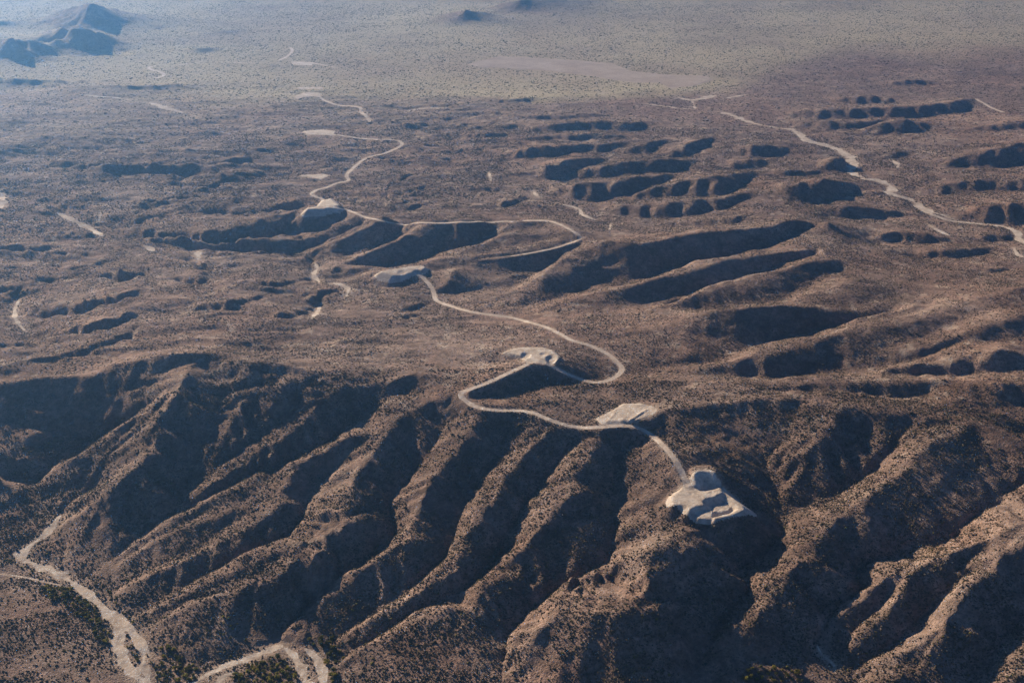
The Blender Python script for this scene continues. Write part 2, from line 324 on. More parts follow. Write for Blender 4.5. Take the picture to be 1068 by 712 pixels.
RIDGE, VALLEY = [], []
def add_line(pts, net, step=0.7):
    P = np.array(pts, float)
    for a, b in zip(P[:-1], P[1:]):
        n = max(2, int(math.hypot(*(b - a)[:2]) / step) + 1)
        t = np.linspace(0, 1, n)[:, None]
        q = a + (b - a) * t
        x, y = place(q[:, 0], q[:, 1], q[:, 2])
        net.append(np.stack([x, y, q[:, 2]], 1))
def resample(pts, n):
    P = np.array(pts, float)
    d = np.r_[0, np.cumsum(np.hypot(*np.diff(P[:, :2], axis=0).T))]
    t = np.linspace(0, d[-1], n)
    return np.stack([np.interp(t, d, P[:, k]) for k in range(P.shape[1])], 1)
def rise(w, py, zb):
    dep = PITCH + np.arctan((py - PIXH / 2) / FOC)
    D = (CAM_H - zb) / np.sin(dep)
    al = np.radians(30 + np.clip(24 / np.maximum(w, 2.5) - 2, 0, 9))
    return w * D / FOC * np.sin(al) / np.sin(al + dep)
# a drawn line is a divide when it stands above the lines around it, else a drainage
_pts = np.concatenate([np.c_[resample(L, 24), np.full(24, k)] for k, L in enumerate(LINES)])
KIND, LIFT = [], []
for k, L in enumerate(LINES):
    q = _pts[_pts[:, 3] == k]; o = _pts[_pts[:, 3] != k]
    w = np.exp(-((q[:, None, 0] - o[None, :, 0])**2 + (1.4 * (q[:, None, 1] - o[None, :, 1]))**2) / (2 * 16.0**2)) + 1e-12
    m = (w * o[None, :, 2]).sum(1) / w.sum(1)
    KIND.append('R' if (q[:, 2] - m).mean() > 0 else 'V'); LIFT.append((q[:, 2] - m).mean())
for k, v in FLIP.items(): KIND[k] = v
for k, L in enumerate(LINES):
    if KIND[k] == 'R' and 75 <= k <= 106: L = [(p[0], p[1], p[2] + min(13.0, max(10.0 if k >= 80 else 3.0, 0.95 * LIFT[k]))) for p in L]
    add_line(L, RIDGE if KIND[k] == 'R' else VALLEY)
_vp = np.concatenate([resample(L, 60) for k, L in enumerate(LINES) if k < 75 and KIND[k] == 'V'])
for k, L in enumerate(LINES):
    if k >= 75 or KIND[k] != 'R' or k in (0, 1, 2, 8, 13): continue
    lift = min(12.0, max(3.0, 0.95 * LIFT[k])) if k >= 75 else 0.0
    P = np.array([(p[0], p[1], p[2] + lift) for p in L], float); n_ = int(np.hypot(*np.diff(P[:, :2], axis=0).T).sum() / 6.5)
    if n_ < 4: continue
    C_ = resample(L, n_ + 1); D_ = np.gradient(C_[:, :2], axis=0)
    for side in (1, -1):
        for m in range(1, n_):
            if rng.random() < 0.25: continue
            c0, d0 = C_[m], D_[m]
            cr = (d0[0] * (_vp[:, 1] - c0[1]) - d0[1] * (_vp[:, 0] - c0[0])) * side
            ds = np.hypot(_vp[:, 0] - c0[0], _vp[:, 1] - c0[1]) + np.where(cr > 0, 0, 1e6) + np.where(_vp[:, 2] < c0[2] - 2, 0, 1e6)
            b = ds.argmin()
            if ds[b] > 75 or ds[b] < 9: continue
            t_ = np.array(_vp[min(len(_vp) - 1, b + 3)]) if np.hypot(*(_vp[min(len(_vp) - 1, b + 3)] - _vp[b])[:2]) < 25 else _vp[b]
            rib = m % 2 == 0
            amp = (0.085 if rib else -0.10) * rng.uniform(0.5, 1.2)
            q = []
            for a in np.linspace(0.12 if rib else 0.28, rng.uniform(0.7, 0.93), 6):
                bend = rng.uniform(-0.6, 0.6)
                q.append((c0[0] + (t_[0] - c0[0]) * a + bend, c0[1] + (t_[1] - c0[1]) * a, c0[2] + (t_[2] - c0[2]) * (a - amp * 4 * a * (1 - a))))
            add_line(q, RIDGE if rib else VALLEY)
add_line(PAD_LINES[0], RIDGE, 0.35)
for L in PAD_LINES[1:]: add_line(L, VALLEY, 0.35)
def wob(n, k=5):
    return np.convolve(rng.uniform(-1, 1, n + k - 1), np.ones(k) / k, 'valid')
def pair(cr, ft, n=41):
    c, f = resample(cr, n), resample(ft, n)
    w0 = np.maximum(0.3, f[:, 1] - c[:, 1])
    c[:, 1] += wob(n) * 0.15 * w0
    f[:, 1] += wob(n) * 0.22 * w0
    zb = zbase(f[:, 0], f[:, 1])
    w = np.maximum(0.3, f[:, 1] - c[:, 1])
    end = np.clip(np.minimum(np.arange(n), np.arange(n)[::-1]) / 6.0, 0, 1)
    rs = rise(w, f[:, 1], zb) * (0.15 + 0.85 * end) * np.where(f[:, 1] < 62, 1.6, np.interp(f[:, 0], [420, 620], [1.6, 0.9]))
    add_line(np.c_[c, zb + rs], RIDGE); add_line(np.c_[f, zb], VALLEY)
    # side ribs and hollows running down the longer faces, leaning left
    L = math.hypot(*(c[-1] - c[0])); wm = w.max()
    if wm < (6.0 if c[:, 0].mean() < 690 else 7.5): return
    nrib = int(L / (4.0 + 0.28 * wm))
    for k in range(nrib):
        t0 = (k + rng.uniform(0.25, 0.75)) / nrib
        i0 = int(t0 * (n - 1))
        if w[i0] < 4.5 or rng.random() < 0.2: continue
        rib = k % 2 == 0
        q = []
        for a in np.linspace(0.10 if rib else 0.25, rng.uniform(0.75, 0.95), 6):
            tt_ = np.clip(t0 - a * 0.55 * w[i0] / L, 0.02, 0.98) * (n - 1)
            i1 = int(tt_)
            zz = zb[i1] + rs[i1] * (1 - a + (0.07 if rib else -0.09) * 4 * a * (1 - a))
            q.append((c[i1, 0] + (f[i1, 0] - c[i1, 0]) * a, c[i1, 1] + (f[i1, 1] - c[i1, 1]) * a, zz))
        add_line(q, RIDGE if rib else VALLEY)
for cr, ft in PAIRS: pair(cr, ft)
for pts, w in BANDS:
    c = resample(pts, 41)
    tp = np.sin(np.linspace(0.0, 1.0, 41)**rng.uniform(0.7, 1.4) * math.pi)**rng.uniform(0.4, 0.8) * (1 + 0.22 * np.sin(np.linspace(0, 9, 41) + w * 7 + pts[0][0]))
    cr, ft = c.copy(), c.copy()
    cr[:, 1] -= w / 2 * tp; ft[:, 1] += w / 2 * tp
    pair(cr, ft)
# open ground
gx, gy = np.meshgrid(np.arange(-140, 1220, 34.0), np.arange(-40, 104, 9.0))
gx = gx + rng.uniform(-12, 12, gx.shape); gy = gy + rng.uniform(-3, 3, gy.shape)
gx, gy = gx.ravel(), gy.ravel()
keep = ~(((gx < 165) & (gy < 56)) | ((gx > 440) & (gx < 670) & (gy < 24)))
gx, gy = gx[keep], gy[keep]
gz = zbase(gx, gy)
x, y = place(gx, gy, gz)
RIDGE.append(np.stack([x, y, gz + 1.0], 1)); VALLEY.append(np.stack([x, y, gz], 1))
RIDGE, VALLEY = np.concatenate(RIDGE), np.concatenate(VALLEY)

def rasterise(S, nr, nt):
    i, j = gi(S[:, 0], S[:, 1], nr, nt)
    i, j = np.rint(i).astype(int), np.rint(j).astype(int)
    ok = (i >= 0) & (i < nr) & (j >= 0) & (j < nt)
    k = i[ok] * nt + j[ok]
    c = np.bincount(k, minlength=nr * nt); s = np.bincount(k, S[ok, 2], minlength=nr * nt)
    m = c > 0
    v = np.zeros(nr * nt); v[m] = s[m] / c[m]
    return m.reshape(nr, nt), v.reshape(nr, nt)
def upsample(a, nr, nt):
    i = np.linspace(0, a.shape[0] - 1, nr); j = np.linspace(0, a.shape[1] - 1, nt)
    i0 = np.minimum(i.astype(int), a.shape[0] - 2); j0 = np.minimum(j.astype(int), a.shape[1] - 2)
    fi = (i - i0)[:, None]; fj = (j - j0)[None, :]
    return (a[i0][:, j0] * (1 - fi) + a[i0 + 1][:, j0] * fi) * (1 - fj) + (a[i0][:, j0 + 1] * (1 - fi) + a[i0 + 1][:, j0 + 1] * fi) * fj
def relax(h, m, v, it):
    nr, nt = h.shape
    wi = ((2 * TH / (nt - 1)) / ((S1 - S0) / (nr - 1)))**2      # conformal weights
    for _ in range(it):
        p = np.pad(h, 1, mode='edge')
        n = (wi * (p[:-2, 1:-1] + p[2:, 1:-1]) + p[1:-1, :-2] + p[1:-1, 2:]) / (2 * wi + 2)
        h = np.where(m, v, n)
    return h
def envelope(S):
    """height field through one set of lines (all divides, or all drainages)"""
    h = None
    for lev in (6, 5, 4, 3, 2, 1):
        nr, nt = -(-NR // 2**lev), -(-NT // 2**lev)
        m, v = rasterise(S, nr, nt)
        h = np.full((nr, nt), 60.0) if h is None else upsample(h, nr, nt)
        h = relax(h, m, v, {6: 900, 5: 700, 4: 400, 3: 200, 2: 100, 1: 50}[lev])
    return h
def distance(S, nr, nt):
    """distance to the nearest line, in survey angle units (jump flooding)"""
    m, _ = rasterise(S, nr, nt)
    ds, dt = (S1 - S0) / (nr - 1), 2 * TH / (nt - 1)
    I, J = np.meshgrid(np.arange(nr), np.arange(nt), indexing='ij')
    bi = np.where(m, I, -99999); bj = np.where(m, J, -99999)
    d = ((bi - I) * ds)**2 + ((bj - J) * dt)**2
    st = 256
    for st in (256, 128, 64, 32, 16, 8, 4, 2, 1, 1):
        for di in (-st, 0, st):
            for dj in (-st, 0, st):
                if di == 0 and dj == 0: continue
                a = (slice(max(0, di), nr + min(0, di)), slice(max(0, dj), nt + min(0, dj)))
                b = (slice(max(0, -di), nr + min(0, -di)), slice(max(0, -dj), nt + min(0, -dj)))
                ci, cj = bi[b], bj[b]
                dd = ((ci - I[a]) * ds)**2 + ((cj - J[a]) * dt)**2
                better = dd < d[a]
                d[a] = np.where(better, dd, d[a]); bi[a] = np.where(better, ci, bi[a]); bj[a] = np.where(better, cj, bj[a])
    return np.sqrt(d)
def blur(a, k):
    for _ in range(k):
        p = np.pad(a, ((1, 1), (0, 0)), mode='edge'); a = (p[:-2] + 2 * p[1:-1] + p[2:]) / 4
        p = np.pad(a, ((0, 0), (1, 1)), mode='edge'); a = (p[:, :-2] + 2 * p[:, 1:-1] + p[:, 2:]) / 4
    return a
SS, TT = np.meshgrid(np.linspace(S0, S1, NR), np.linspace(-TH, TH, NT), indexing='ij')
RR = np.exp(SS)
XX, YY = RR * np.sin(TT), RR * np.cos(TT)
n2, t2 = NR // 2, NT // 2
hr_, hv_ = upsample(envelope(RIDGE), NR, NT), upsample(envelope(VALLEY), NR, NT)
dr_, dv_ = upsample(distance(RIDGE, n2, t2), NR, NT) * RR, upsample(distance(VALLEY, n2, t2), NR, NT) * RR
span = dr_ + dv_ + 1e-6
tt = dv_ / span
rel = np.maximum(hr_ - hv_, 0.0)
cap = (np.interp(RR, [1400, 1900, 2600], [0.50, 0.82, 1.0]) + np.interp(RR, [1900, 2400], [0, 0.6]) * np.interp(TT, [-0.1, 0.05], [1, 0])) * span
rel = rel * cap / (rel**3 + cap**3 + 1e-9)**(1 / 3)
prof = 0.6 * tt + 0.4 * tt * tt * (3 - 2 * tt)
h = hv_ + rel * prof
print("HV", float(hv_.min()), float(hv_.max()), "HR", float(hr_.min()), float(hr_.max()))
h_sharp = blur(h, 1)
b2_ = blur(h, 2)
b3_ = blur(h, 3)
h = b3_ + ( b2_ + (blur(h, 6) - b2_) * np.interp(TT, [-0.08, 0.08], [0, 1]) - b3_) * np.interp(RR, [1500, 1750], [0, 1])

LAT = rng.random((512, 512)).astype(np.float32)
def vnoise(x, y, seed=0):
    x = x + seed * 37.31; y = y + seed * 91.7
    xi, yi = np.floor(x), np.floor(y)
    fx, fy = x - xi, y - yi
    fx = fx * fx * (3 - 2 * fx); fy = fy * fy * (3 - 2 * fy)
    xi, yi = xi.astype(np.int64) & 511, yi.astype(np.int64) & 511
    x1, y1 = (xi + 1) & 511, (yi + 1) & 511
    return (LAT[xi, yi] * (1 - fx) + LAT[x1, yi] * fx) * (1 - fy) + (LAT[xi, y1] * (1 - fx) + LAT[x1, y1] * fx) * fy
def fbm(x, y, oct=3, seed=0):
    s, a, t = 0, 1.0, 0
    for o in range(oct):
        s = s + a * (vnoise(x * 2**o, y * 2**o, seed + o) - 0.5); t += a; a *= 0.5
    return s / t
def bil(a, x, y):
    i, j = gi(x, y)
    i = np.clip(i, 0, NR - 1.001); j = np.clip(j, 0, NT - 1.001)
    i0, j0 = i.astype(int), j.astype(int)
    fi, fj = i - i0, j - j0
    return (a[i0, j0] * (1 - fi) + a[i0 + 1, j0] * fi) * (1 - fj) + (a[i0, j0 + 1] * (1 - fi) + a[i0 + 1, j0 + 1] * fi) * fj
def grad(a):
    ds, dt = (S1 - S0) / (NR - 1), 2 * TH / (NT - 1)
    gs, gt = np.gradient(a, ds, dt)
    gs, gt = gs / RR, gt / RR
    return gs * np.sin(TT) + gt * np.cos(TT), gs * np.cos(TT) - gt * np.sin(TT)

# irregular edges: wander the survey by a few metres
wa = np.interp(RR, [1000, 1800, 3000], [4, 6, 9]) * np.where((np.abs(XX - place(741., 522., 69.)[0]) < 45) & (np.abs(RR - math.hypot(*place(741., 522., 69.))) < 60), 0, 1)
h = bil(h, XX + wa * 2 * fbm(XX / 60, YY / 60, 3, 61), YY + wa * 2 * fbm(XX / 60, YY / 60, 3, 67))
und = (0.5 - np.abs(fbm(XX / 190, YY / 85, 4, 77))) * np.interp(RR, [1350, 1600, 3400, 4200], [0, 1, 1, 0.15])
h = h + und * np.interp(TT, [-0.15, 0.1], [27.0, 11.0])
# rills: noise smeared along the fall line
hs = blur(h, 14)
gX, gY = grad(hs)
slope = np.hypot(gX, gY)
dX, dY = gX / (slope + 1e-3), gY / (slope + 1e-3)
def rills(wl, steps, st, seed):
    q = (slice(None, None, 2), slice(None, None, 2))
    acc = 0
    for sgn in (1, -1):
        px, py = XX[q].copy(), YY[q].copy()
        for k in range(steps):
            acc = acc + vnoise(px / wl, py / wl, seed) - 0.5
            i, j = gi(px, py)
            i = np.clip(np.rint(i).astype(int), 0, NR - 1); j = np.clip(np.rint(j).astype(int), 0, NT - 1)
            px += sgn * st * dX[i, j]; py += sgn * st * dY[i, j]
    return upsample(acc / (2 * steps), NR, NT)
sl = np.clip((slope - 0.12) / 0.4, 0, 1)
near = np.clip((2600 - RR) / 1200, 0, 1)
ril = rills(26.0, 12, 7.0, 3)
ril2 = rills(11.0, 9, 4.0, 9)
wash_keep = 1.0
hr = h + sl * (ril * np.interp(RR, [1200, 1700, 2500], [20, 24, 24])) + sl * near * ril2 * 12.0
hr += fbm(XX / 55, YY / 55, 3, 21) * (1.3 + 1.2 * sl) + fbm(XX / 9, YY / 9, 2, 33) * 0.9 * near

def cast(px, py, a):
    px, py = np.atleast_1d(px), np.atleast_1d(py)
    out = np.zeros((len(px), 2))
    t = np.exp(np.linspace(math.log(800), math.log(8800), 5000))
    for k in range(len(px)):
        dx, dy, dz = ray(px[k], py[k])
        x, y, z = dx * t, dy * t, CAM_H + dz * t
        hit = np.nonzero(z < bil(a, x, y))[0]
        n = hit[0] if len(hit) else len(t) - 1
        out[k] = x[n], y[n]
    return out
def dist_line(P, width, lim):
    """distance (m) to a poly-line, with position along it; only near cells are filled"""
    d = np.full((NR, NT), 1e6); al = np.zeros((NR, NT)); wd = np.full((NR, NT), 1.0)
    acc = 0.0
    for k in range(len(P) - 1):
        a, b = P[k], P[k + 1]
        L = math.hypot(*(b - a)) + 1e-6
        i, j = gi(np.array([a[0], b[0]]), np.array([a[1], b[1]]))
        rm = min(math.hypot(*a), math.hypot(*b))
        mi = lim / rm / ((S1 - S0) / (NR - 1)) + 3; mj = lim / rm / (2 * TH / (NT - 1)) + 3
        sl_ = (slice(max(0, int(i.min() - mi)), max(0, int(i.max() + mi) + 1)), slice(max(0, int(j.min() - mj)), max(0, int(j.max() + mj) + 1)))
        x, y = XX[sl_], YY[sl_]
        if x.size == 0: acc += L; continue
        t = np.clip(((x - a[0]) * (b[0] - a[0]) + (y - a[1]) * (b[1] - a[1])) / L**2, 0, 1)
        dd = np.hypot(x - a[0] - t * (b[0] - a[0]), y - a[1] - t * (b[1] - a[1]))
        w_ = width[k] + (width[k + 1] - width[k]) * t
        better = dd - w_ / 2 < d[sl_] - wd[sl_] / 2
        d[sl_] = np.where(better, dd, d[sl_]); al[sl_] = np.where(better, acc + t * L, al[sl_]); wd[sl_] = np.where(better, w_, wd[sl_])
        acc += L
    return d, al, wd
def smooth_path(pts, n=6):
    P = np.array(pts, float); out = []
    for k in range(len(P) - 1):
        p0, p1, p2, p3 = P[max(0, k - 1)], P[k], P[k + 1], P[min(len(P) - 1, k + 2)]
        for t in np.linspace(0, 1, n, endpoint=False):
            out.append(0.5 * (2 * p1 + (p2 - p0) * t + (2 * p0 - 5 * p1 + 4 * p2 - p3) * t * t + (3 * p1 - p0 - 3 * p2 + p3) * t**3))
    out.append(P[-1]); return np.array(out)

# ------------------------------------------------------------------ roads, pads and washes
ROADS = [
 ("dirt_road", "pale graded dirt road winding along the ridge from the lowest pad to the round pad", 7.6,
  [(716,505),(711,493),(703.4,478.7),(691,464),(676.6,452),(659.6,444),(630,444.7),(606,446),(586.6,442),(569.5,436),(555,430),(538,428),(516,427.6),(499,424.7),(486.8,419),(480.7,411.8),(485.6,407),(503.8,400.9),(528,389.9),(549,380)]),
 ("dirt_road", "pale dirt road with a hairpin bend climbing from the round pad back to the ridge pad", 7.4,
  [(570,378.5),(586.6,387.5),(606,396),(620.7,399),(635,396.5),(646,390),(648.7,383.8),(642.6,376.5),(630.4,366.8),(613.4,359.5),(596,354.6),(586.6,349.7),(569.5,341),(548,335),(529.5,330.5),(492,325.5),(467,318),(454.5,313),(452,303),(444.5,293),(436,286)]),
 ("dirt_road", "thin pale road looping round a spur end and along the middle ridge to the white pad", 6.6,
  [(500,270.5),(534,267),(564,262),(589,255.5),(606,248.5),(596.5,240.5),(576.5,231),(559,229.8),(534,230.5),(500,231.5),(467,232),(422,233.5),(402,231),(382,226.8),(367,220.5),(354.5,217),(343,214.5)]),
 ("dirt_road", "pale twisting track running on from the white pad past two small clearings", 8.0,
  [(343,214),(339.5,208),(330,205.5),(324.5,202),(331,198),(341,195.5),(352,190.8),(364,188.5),(361,183.5),(366,177.5),(374.5,170),(384,164),(402,160),(417,153),(419,149),(410,145.7),(382,145),(352,141),(334,139)]),
 ("dirt_road", "far faint track bending below the small squared clearing", 10.0,[(385,127),(383,122),(377,117.5),(374.5,111.5),(352,110),(337,104),(333,100)]),
 ("dirt_road", "faint straight track trailing right from the far pale strip", 9.0,[(326,66),(345,69.5),(362,74)]),
 ("dirt_road", "short bent track at the far end of the pale strip", 10.0,[(291,63),(298,60),(302,57),(305,53),(303,50)]),
 ("dirt_road", "small s-shaped pale track alone on the far plain", 11.0,[(163,81.5),(171,79),(168,75.5),(158,73),(155,70.5),(161,69)]),
 ("dirt_road", "pale thin lane crossing the far left plain", 7.0,[(187,68),(205,65.5),(225,64.7),(267,66.2),(290,66)]),
 ("dirt_road", "short diagonal track on the far right flats", 9.0,[(1018,103.5),(1026,108),(1036,113.5),(1046,117)]),
 ("dirt_road", "sandy track entering from the left edge to meet the big wash", 2.0,[(-30,599),(0,599),(18,600.5),(45,606),(62,610)]),
]
PADS = [
 ("graded_pad", "terraced pale earth pad with dark cut banks on the lowest spur", 0.0,
  [(716,507),(719.5,498.5),(727,493.2),(736,492),(744,494.5),(751,507),(760,515),(774,525),(782.5,535.5),(777,541.5),(756,547),(740,550),(729,548.5),(721,541),(717,535.5),(718,529),(712,526),(703,527),(700,521.5),(702,515.5),(709,510.5)]),
 ("graded_pad", "round pale pad with two dark pits on the middle knoll", 0.75,
  [(525.7,369.2),(533,364.8),(545,363),(564.7,364.3),(576.8,368),(584,374),(579,378.5),(569.5,379.4),(557.4,377.7),(550,379),(545,374),(533,372)]),
 ("graded_pad", "bright streaked pad beside the road on the ridge crest", 0.5,
  [(621.9,437.4),(628,433.7),(640,427.6),(650,422.8),(667,421.5),(684,425.2),(685,428.9),(676.6,433.7),(662,439.8),(655,441.2),(640,442.4),(628,442.4)]),
 ("graded_pad", "pale pad with an oval hole above the sandy valley", 0.7,
  [(397,288),(409.5,281.8),(427,278.5),(439.5,277.8),(445,281.5),(441,286),(430,288),(417,293),(409,294.5)]),
 ("graded_pad", "small white pad with a grey fill bank on the middle ridge", 0.7,
  [(320.7,220.5),(329.5,216.7),(342,214),(354.5,216.8),(350,220),(339.5,224.3),(320.7,227.2)]),
 ("graded_pad", "narrow pale clearing above the white pad", 0.7,[(314,184.5),(328,183),(338,181.5),(343,183),(335,187),(329,185.5)]),
 ("graded_pad", "far pinkish clearing at the end of the twisting track", 0.6,[(317,138.5),(337,136),(350,137.5),(347,141.5),(320,140.8)]),
 ("graded_pad", "far squared clearing shaped like a bracket", 0.6,[(308,100),(317,97.8),(333,98),(335,101.8),(327,100.8),(317,101.6),(309,103.4)]),
 ("graded_pad", "farthest pale strip of cleared ground", 0.6,[(304,64.2),(327,65.2),(325,68.4),(305,67.8)]),
 ("graded_pad", "thin pale strip of bare ground behind the squared clearing", 0.6,[(310,91.6),(337,91.2),(337,93.2),(311,93.4)]),
 ("bare_field", "large pinkish bare field cleared on the far plain", 0.3,
  [(488,67.5),(505,62.5),(520,59.3),(545,59.8),(575,61.8),(600,63.2),(640,66.8),(655,74),(690,78),(738,79.5),(742,84),(725,89.5),(700,92.5),(688,86.5),(665,86.5),(650,85),(620,80),(570,74),(534,72),(500,70.3)]),
]
W = lambda *p: p
WASHES = [
 ("dry_wash", "broad sandy wash curving past the foot of the western spurs", [(62,538,7),(50,554,11),(35,566,13),(22,580,17),(42,590,16),(60,598,15),(75,607,13),(95,622,13),(110,636,14),(122,648,17),(122,665,14),(126,685,14),(136,700,15),(152,714,16),(172,742,17)]),
 ("dry_wash", "thin side channel splitting from the big wash beside the islands", [(124,646,9),(136,655,10),(143,668,9),(150,680,8),(150,694,9),(156,712,9)]),
 ("dry_wash", "pale gully end near the bank thicket", [(143,660,5),(151,672,6),(156,684,5)]),
 ("dry_wash", "shaded sandy channel running under the toe of the spurs at the bottom edge", [(195,716,10),(215,704,10),(240,692,13),(262,685,15),(280,678,15),(292,674,12)]),
 ("dry_wash", "bright sandy fork leaving the bottom edge between two thickets", [(298,676,8),(308,686,10),(316,700,14),(322,722,17)]),
 ("dry_wash", "short pale channel hugging the eastern thicket at the bottom edge", [(318,676,7),(328,683,10),(335,695,10),(338,720,9)]),
 ("dry_wash", "small pale bar at the bottom edge left of the shaded channel", [(222,722,10),(232,706,10),(244,700,9)]),
 ("dry_wash", "long pale wash meandering across the far right valley", [(826,135,14),(834,140,15),(842,147,18),(856,150,20),(876,156.7,22),(886.6,165,24),(890,173.6,20),(886.6,178.6,14),(900,185.4,13),(917,188.7,15),(931,195.5,17),(929,201.5,14),(951,209,14),(967.5,220.8,15),(987.7,229,12),(1011,232.6,10),(1045,236,10),(1060,242,12),(1064,250,11),(1085,262,11)]),
 ("dry_wash", "far pale reach of the right valley wash", [(748,116.5,14),(762,119.6,20),(777,126,18),(790,129.5,8),(806,132.5,7),(827,135.5,10)]),
 ("dry_wash", "forked pale patch where the far tracks meet", [(706,101,12),(721.5,104.5,22),(742,100.5,20),(748,100,9)]),
 ("dry_wash", "small stem below the forked pale patch", [(722,105,12),(725,113.5,11)]),
 ("dry_wash", "short pale strip beyond the forked patch", [(755,103,10),(779,98.4,14)]),
 ("dry_wash", "thin strand beside the right valley wash", [(968.5,234,9),(978,240,9),(990,245.5,8)]),
 ("dry_wash", "braided strand above the right valley wash", [(972,221,6),(985,225,8),(1001,231,6)]),
 ("dry_wash", "faint lower strand at the right edge", [(1057,258,7),(1061,265,9),(1067,268,7)]),
 ("dry_wash", "straight pale wash on the left middle ground", [(58,221,8),(72,228,13),(90,236,14),(107,246,15)]),
 ("dry_wash", "small pale sand patch in the left middle valley", [(150,256,14),(160,261,17)]),
 ("dry_wash", "short upright pale streak in the left middle valley", [(206.5,262,16),(206,266,12),(207,271,9)]),
 ("dry_wash", "pale sand bank at the left edge", [(-4,200,16),(3,204,16),(4,210,16),(1,217,14)]),
 ("dry_wash", "upper crooked wash below the middle ridge", [(328,274,6),(331,280,8),(327,287,10),(333,294,8)]),
 ("dry_wash", "lower crooked wash below the middle ridge", [(347,295,8),(358,297.5,10),(363,303,9),(361,309,6)]),
 ("dry_wash", "faint pale bend on the low hills below the crooked wash", [(334,318,5),(331,325,7),(325,331,6)]),
 ("dry_wash", "far pale wash on the left plain", [(155,107,14),(166,110,22),(176,113,22),(190,117.6,14)]),
 ("dry_wash", "far thin wash beside the scarp on the left plain", [(90,99,9),(104,101,10),(117,101.5,9),(134,104,7)]),
 ("dry_wash", "short pale streak in the valley behind the road loop", [(556,198,8),(558,202,10),(562,206,8)]),
 ("dry_wash", "winding pale thread behind the road loop", [(586,213,6),(603,217.5,9),(608,224,9),(622,229.5,7)]),
 ("dry_wash", "tiny pale gully at the head of the middle valley", [(637,233,5),(635.5,240,5)]),
 ("dry_wash", "short pale notch in the far middle valley", [(510,179.5,11),(512,188.5,10)]),
 ("dry_wash", "thin pale channel below the plain edge", [(668,107,7),(689,110.5,9),(724,114.5,7)]),
 ("dry_wash", "pale scrape at the plain edge left of the ridges", [(425,117,6),(440,113,8),(480,113,6)]),
 ("dry_wash", "small hooked pale strand near the right valley wash", [(930,166.5,9),(936,171,9),(936,175,7)]),
 ("dry_wash", "sunlit sandy gully at the foot of the eastern spurs", [(852,672,3),(857,682,4),(866,689,5),(872,697,4)]),
 ("dry_wash", "pale dots of sand on the left low hills", [(20,312,6),(15,325,7),(18,335,7),(26,345,6)]),
 ("dry_wash", "narrow pale streak by the left low hills", [(105,222,8),(103,231,9)]),
]
PAD_LEVELS = [
 (105.5, 0.6, [(724,487.5),(730,485),(740,485),(746,487.5),(747,493),(741,491.8),(735,491.2),(729,491.8),(724,494)]),
 (93.0, 0.8, [(750,508.5),(759,515.6),(774.7,527),(776,531.5),(763,537.5),(745.5,541.3),(745,539.2),(762,535),(770.5,530.5),(768,527),(757,519),(752,514)]),
 (91.8, 0.9, [(721,532),(736,529.5),(743,533),(742,541),(728,540.5)]),
 (96.0, 0.64, [(716,506.5),(722,508),(730,511.5),(737,512),(746,510),(750,508.5),(753,513.5),(746,517),(738,518.8),(731.5,522),(734,526.6),(727,527.6),(722,529.5),(719,532),(717,528),(712,526),(703,526),(700.5,521),(702.5,516),(709,511)]),
 (90.6, 1.0, [(744,529.5),(749,527),(757,525),(762,529),(760,532.5),(752,534),(745,533)]),
]
def clearing(poly):
    x0, x1 = poly[:, 0].min() - 60, poly[:, 0].max() + 60
    y0, y1 = poly[:, 1].min() - 60, poly[:, 1].max() + 60
    near_ = (XX > x0) & (XX < x1) & (YY > y0) & (YY < y1)
    ii, jj = np.nonzero(near_)
    a, b = (ii.min(), jj.min()), (ii.max() + 1, jj.max() + 1)
    q = (slice(a[0], b[0]), slice(a[1], b[1]))
    x, y = XX[q], YY[q]
    d = np.full(x.shape, 1e6); inside = np.zeros(x.shape, bool)
    for k in range(len(poly)):
        p, r = poly[k], poly[(k + 1) % len(poly)]
        e = r - p
        t = np.clip(((x - p[0]) * e[0] + (y - p[1]) * e[1]) / (e @ e + 1e-9), 0, 1)
        d = np.minimum(d, np.hypot(x - p[0] - t * e[0], y - p[1] - t * e[1]))
        c = ((p[1] > y) != (r[1] > y)) & (x < (r[0] - p[0]) * (y - p[1]) / (r[1] - p[1] + 1e-12) + p[0])
        inside ^= c
    return q, np.where(inside, -d, d)

FIELDS = []                                  # (index box, signed distance in metres, object number)
STRUCT = []                                  # (name, label, category, material key)
def register(q, F, name, label, cat, mat):
    FIELDS.append((q, F, len(STRUCT))); STRUCT.append((name, label, cat, mat))
H2 = hr.copy()
pale = np.zeros((NR, NT)); calm = np.zeros((NR, NT))
edge_n = fbm(XX / 7, YY / 7, 2, 44)
edge_w = fbm(XX / 16, YY / 16, 3, 55)
full = (slice(None), slice(None))
def box_of(mask):
    ii, jj = np.nonzero(mask)
    return (slice(ii.min(), ii.max() + 1), slice(jj.min(), jj.max() + 1))
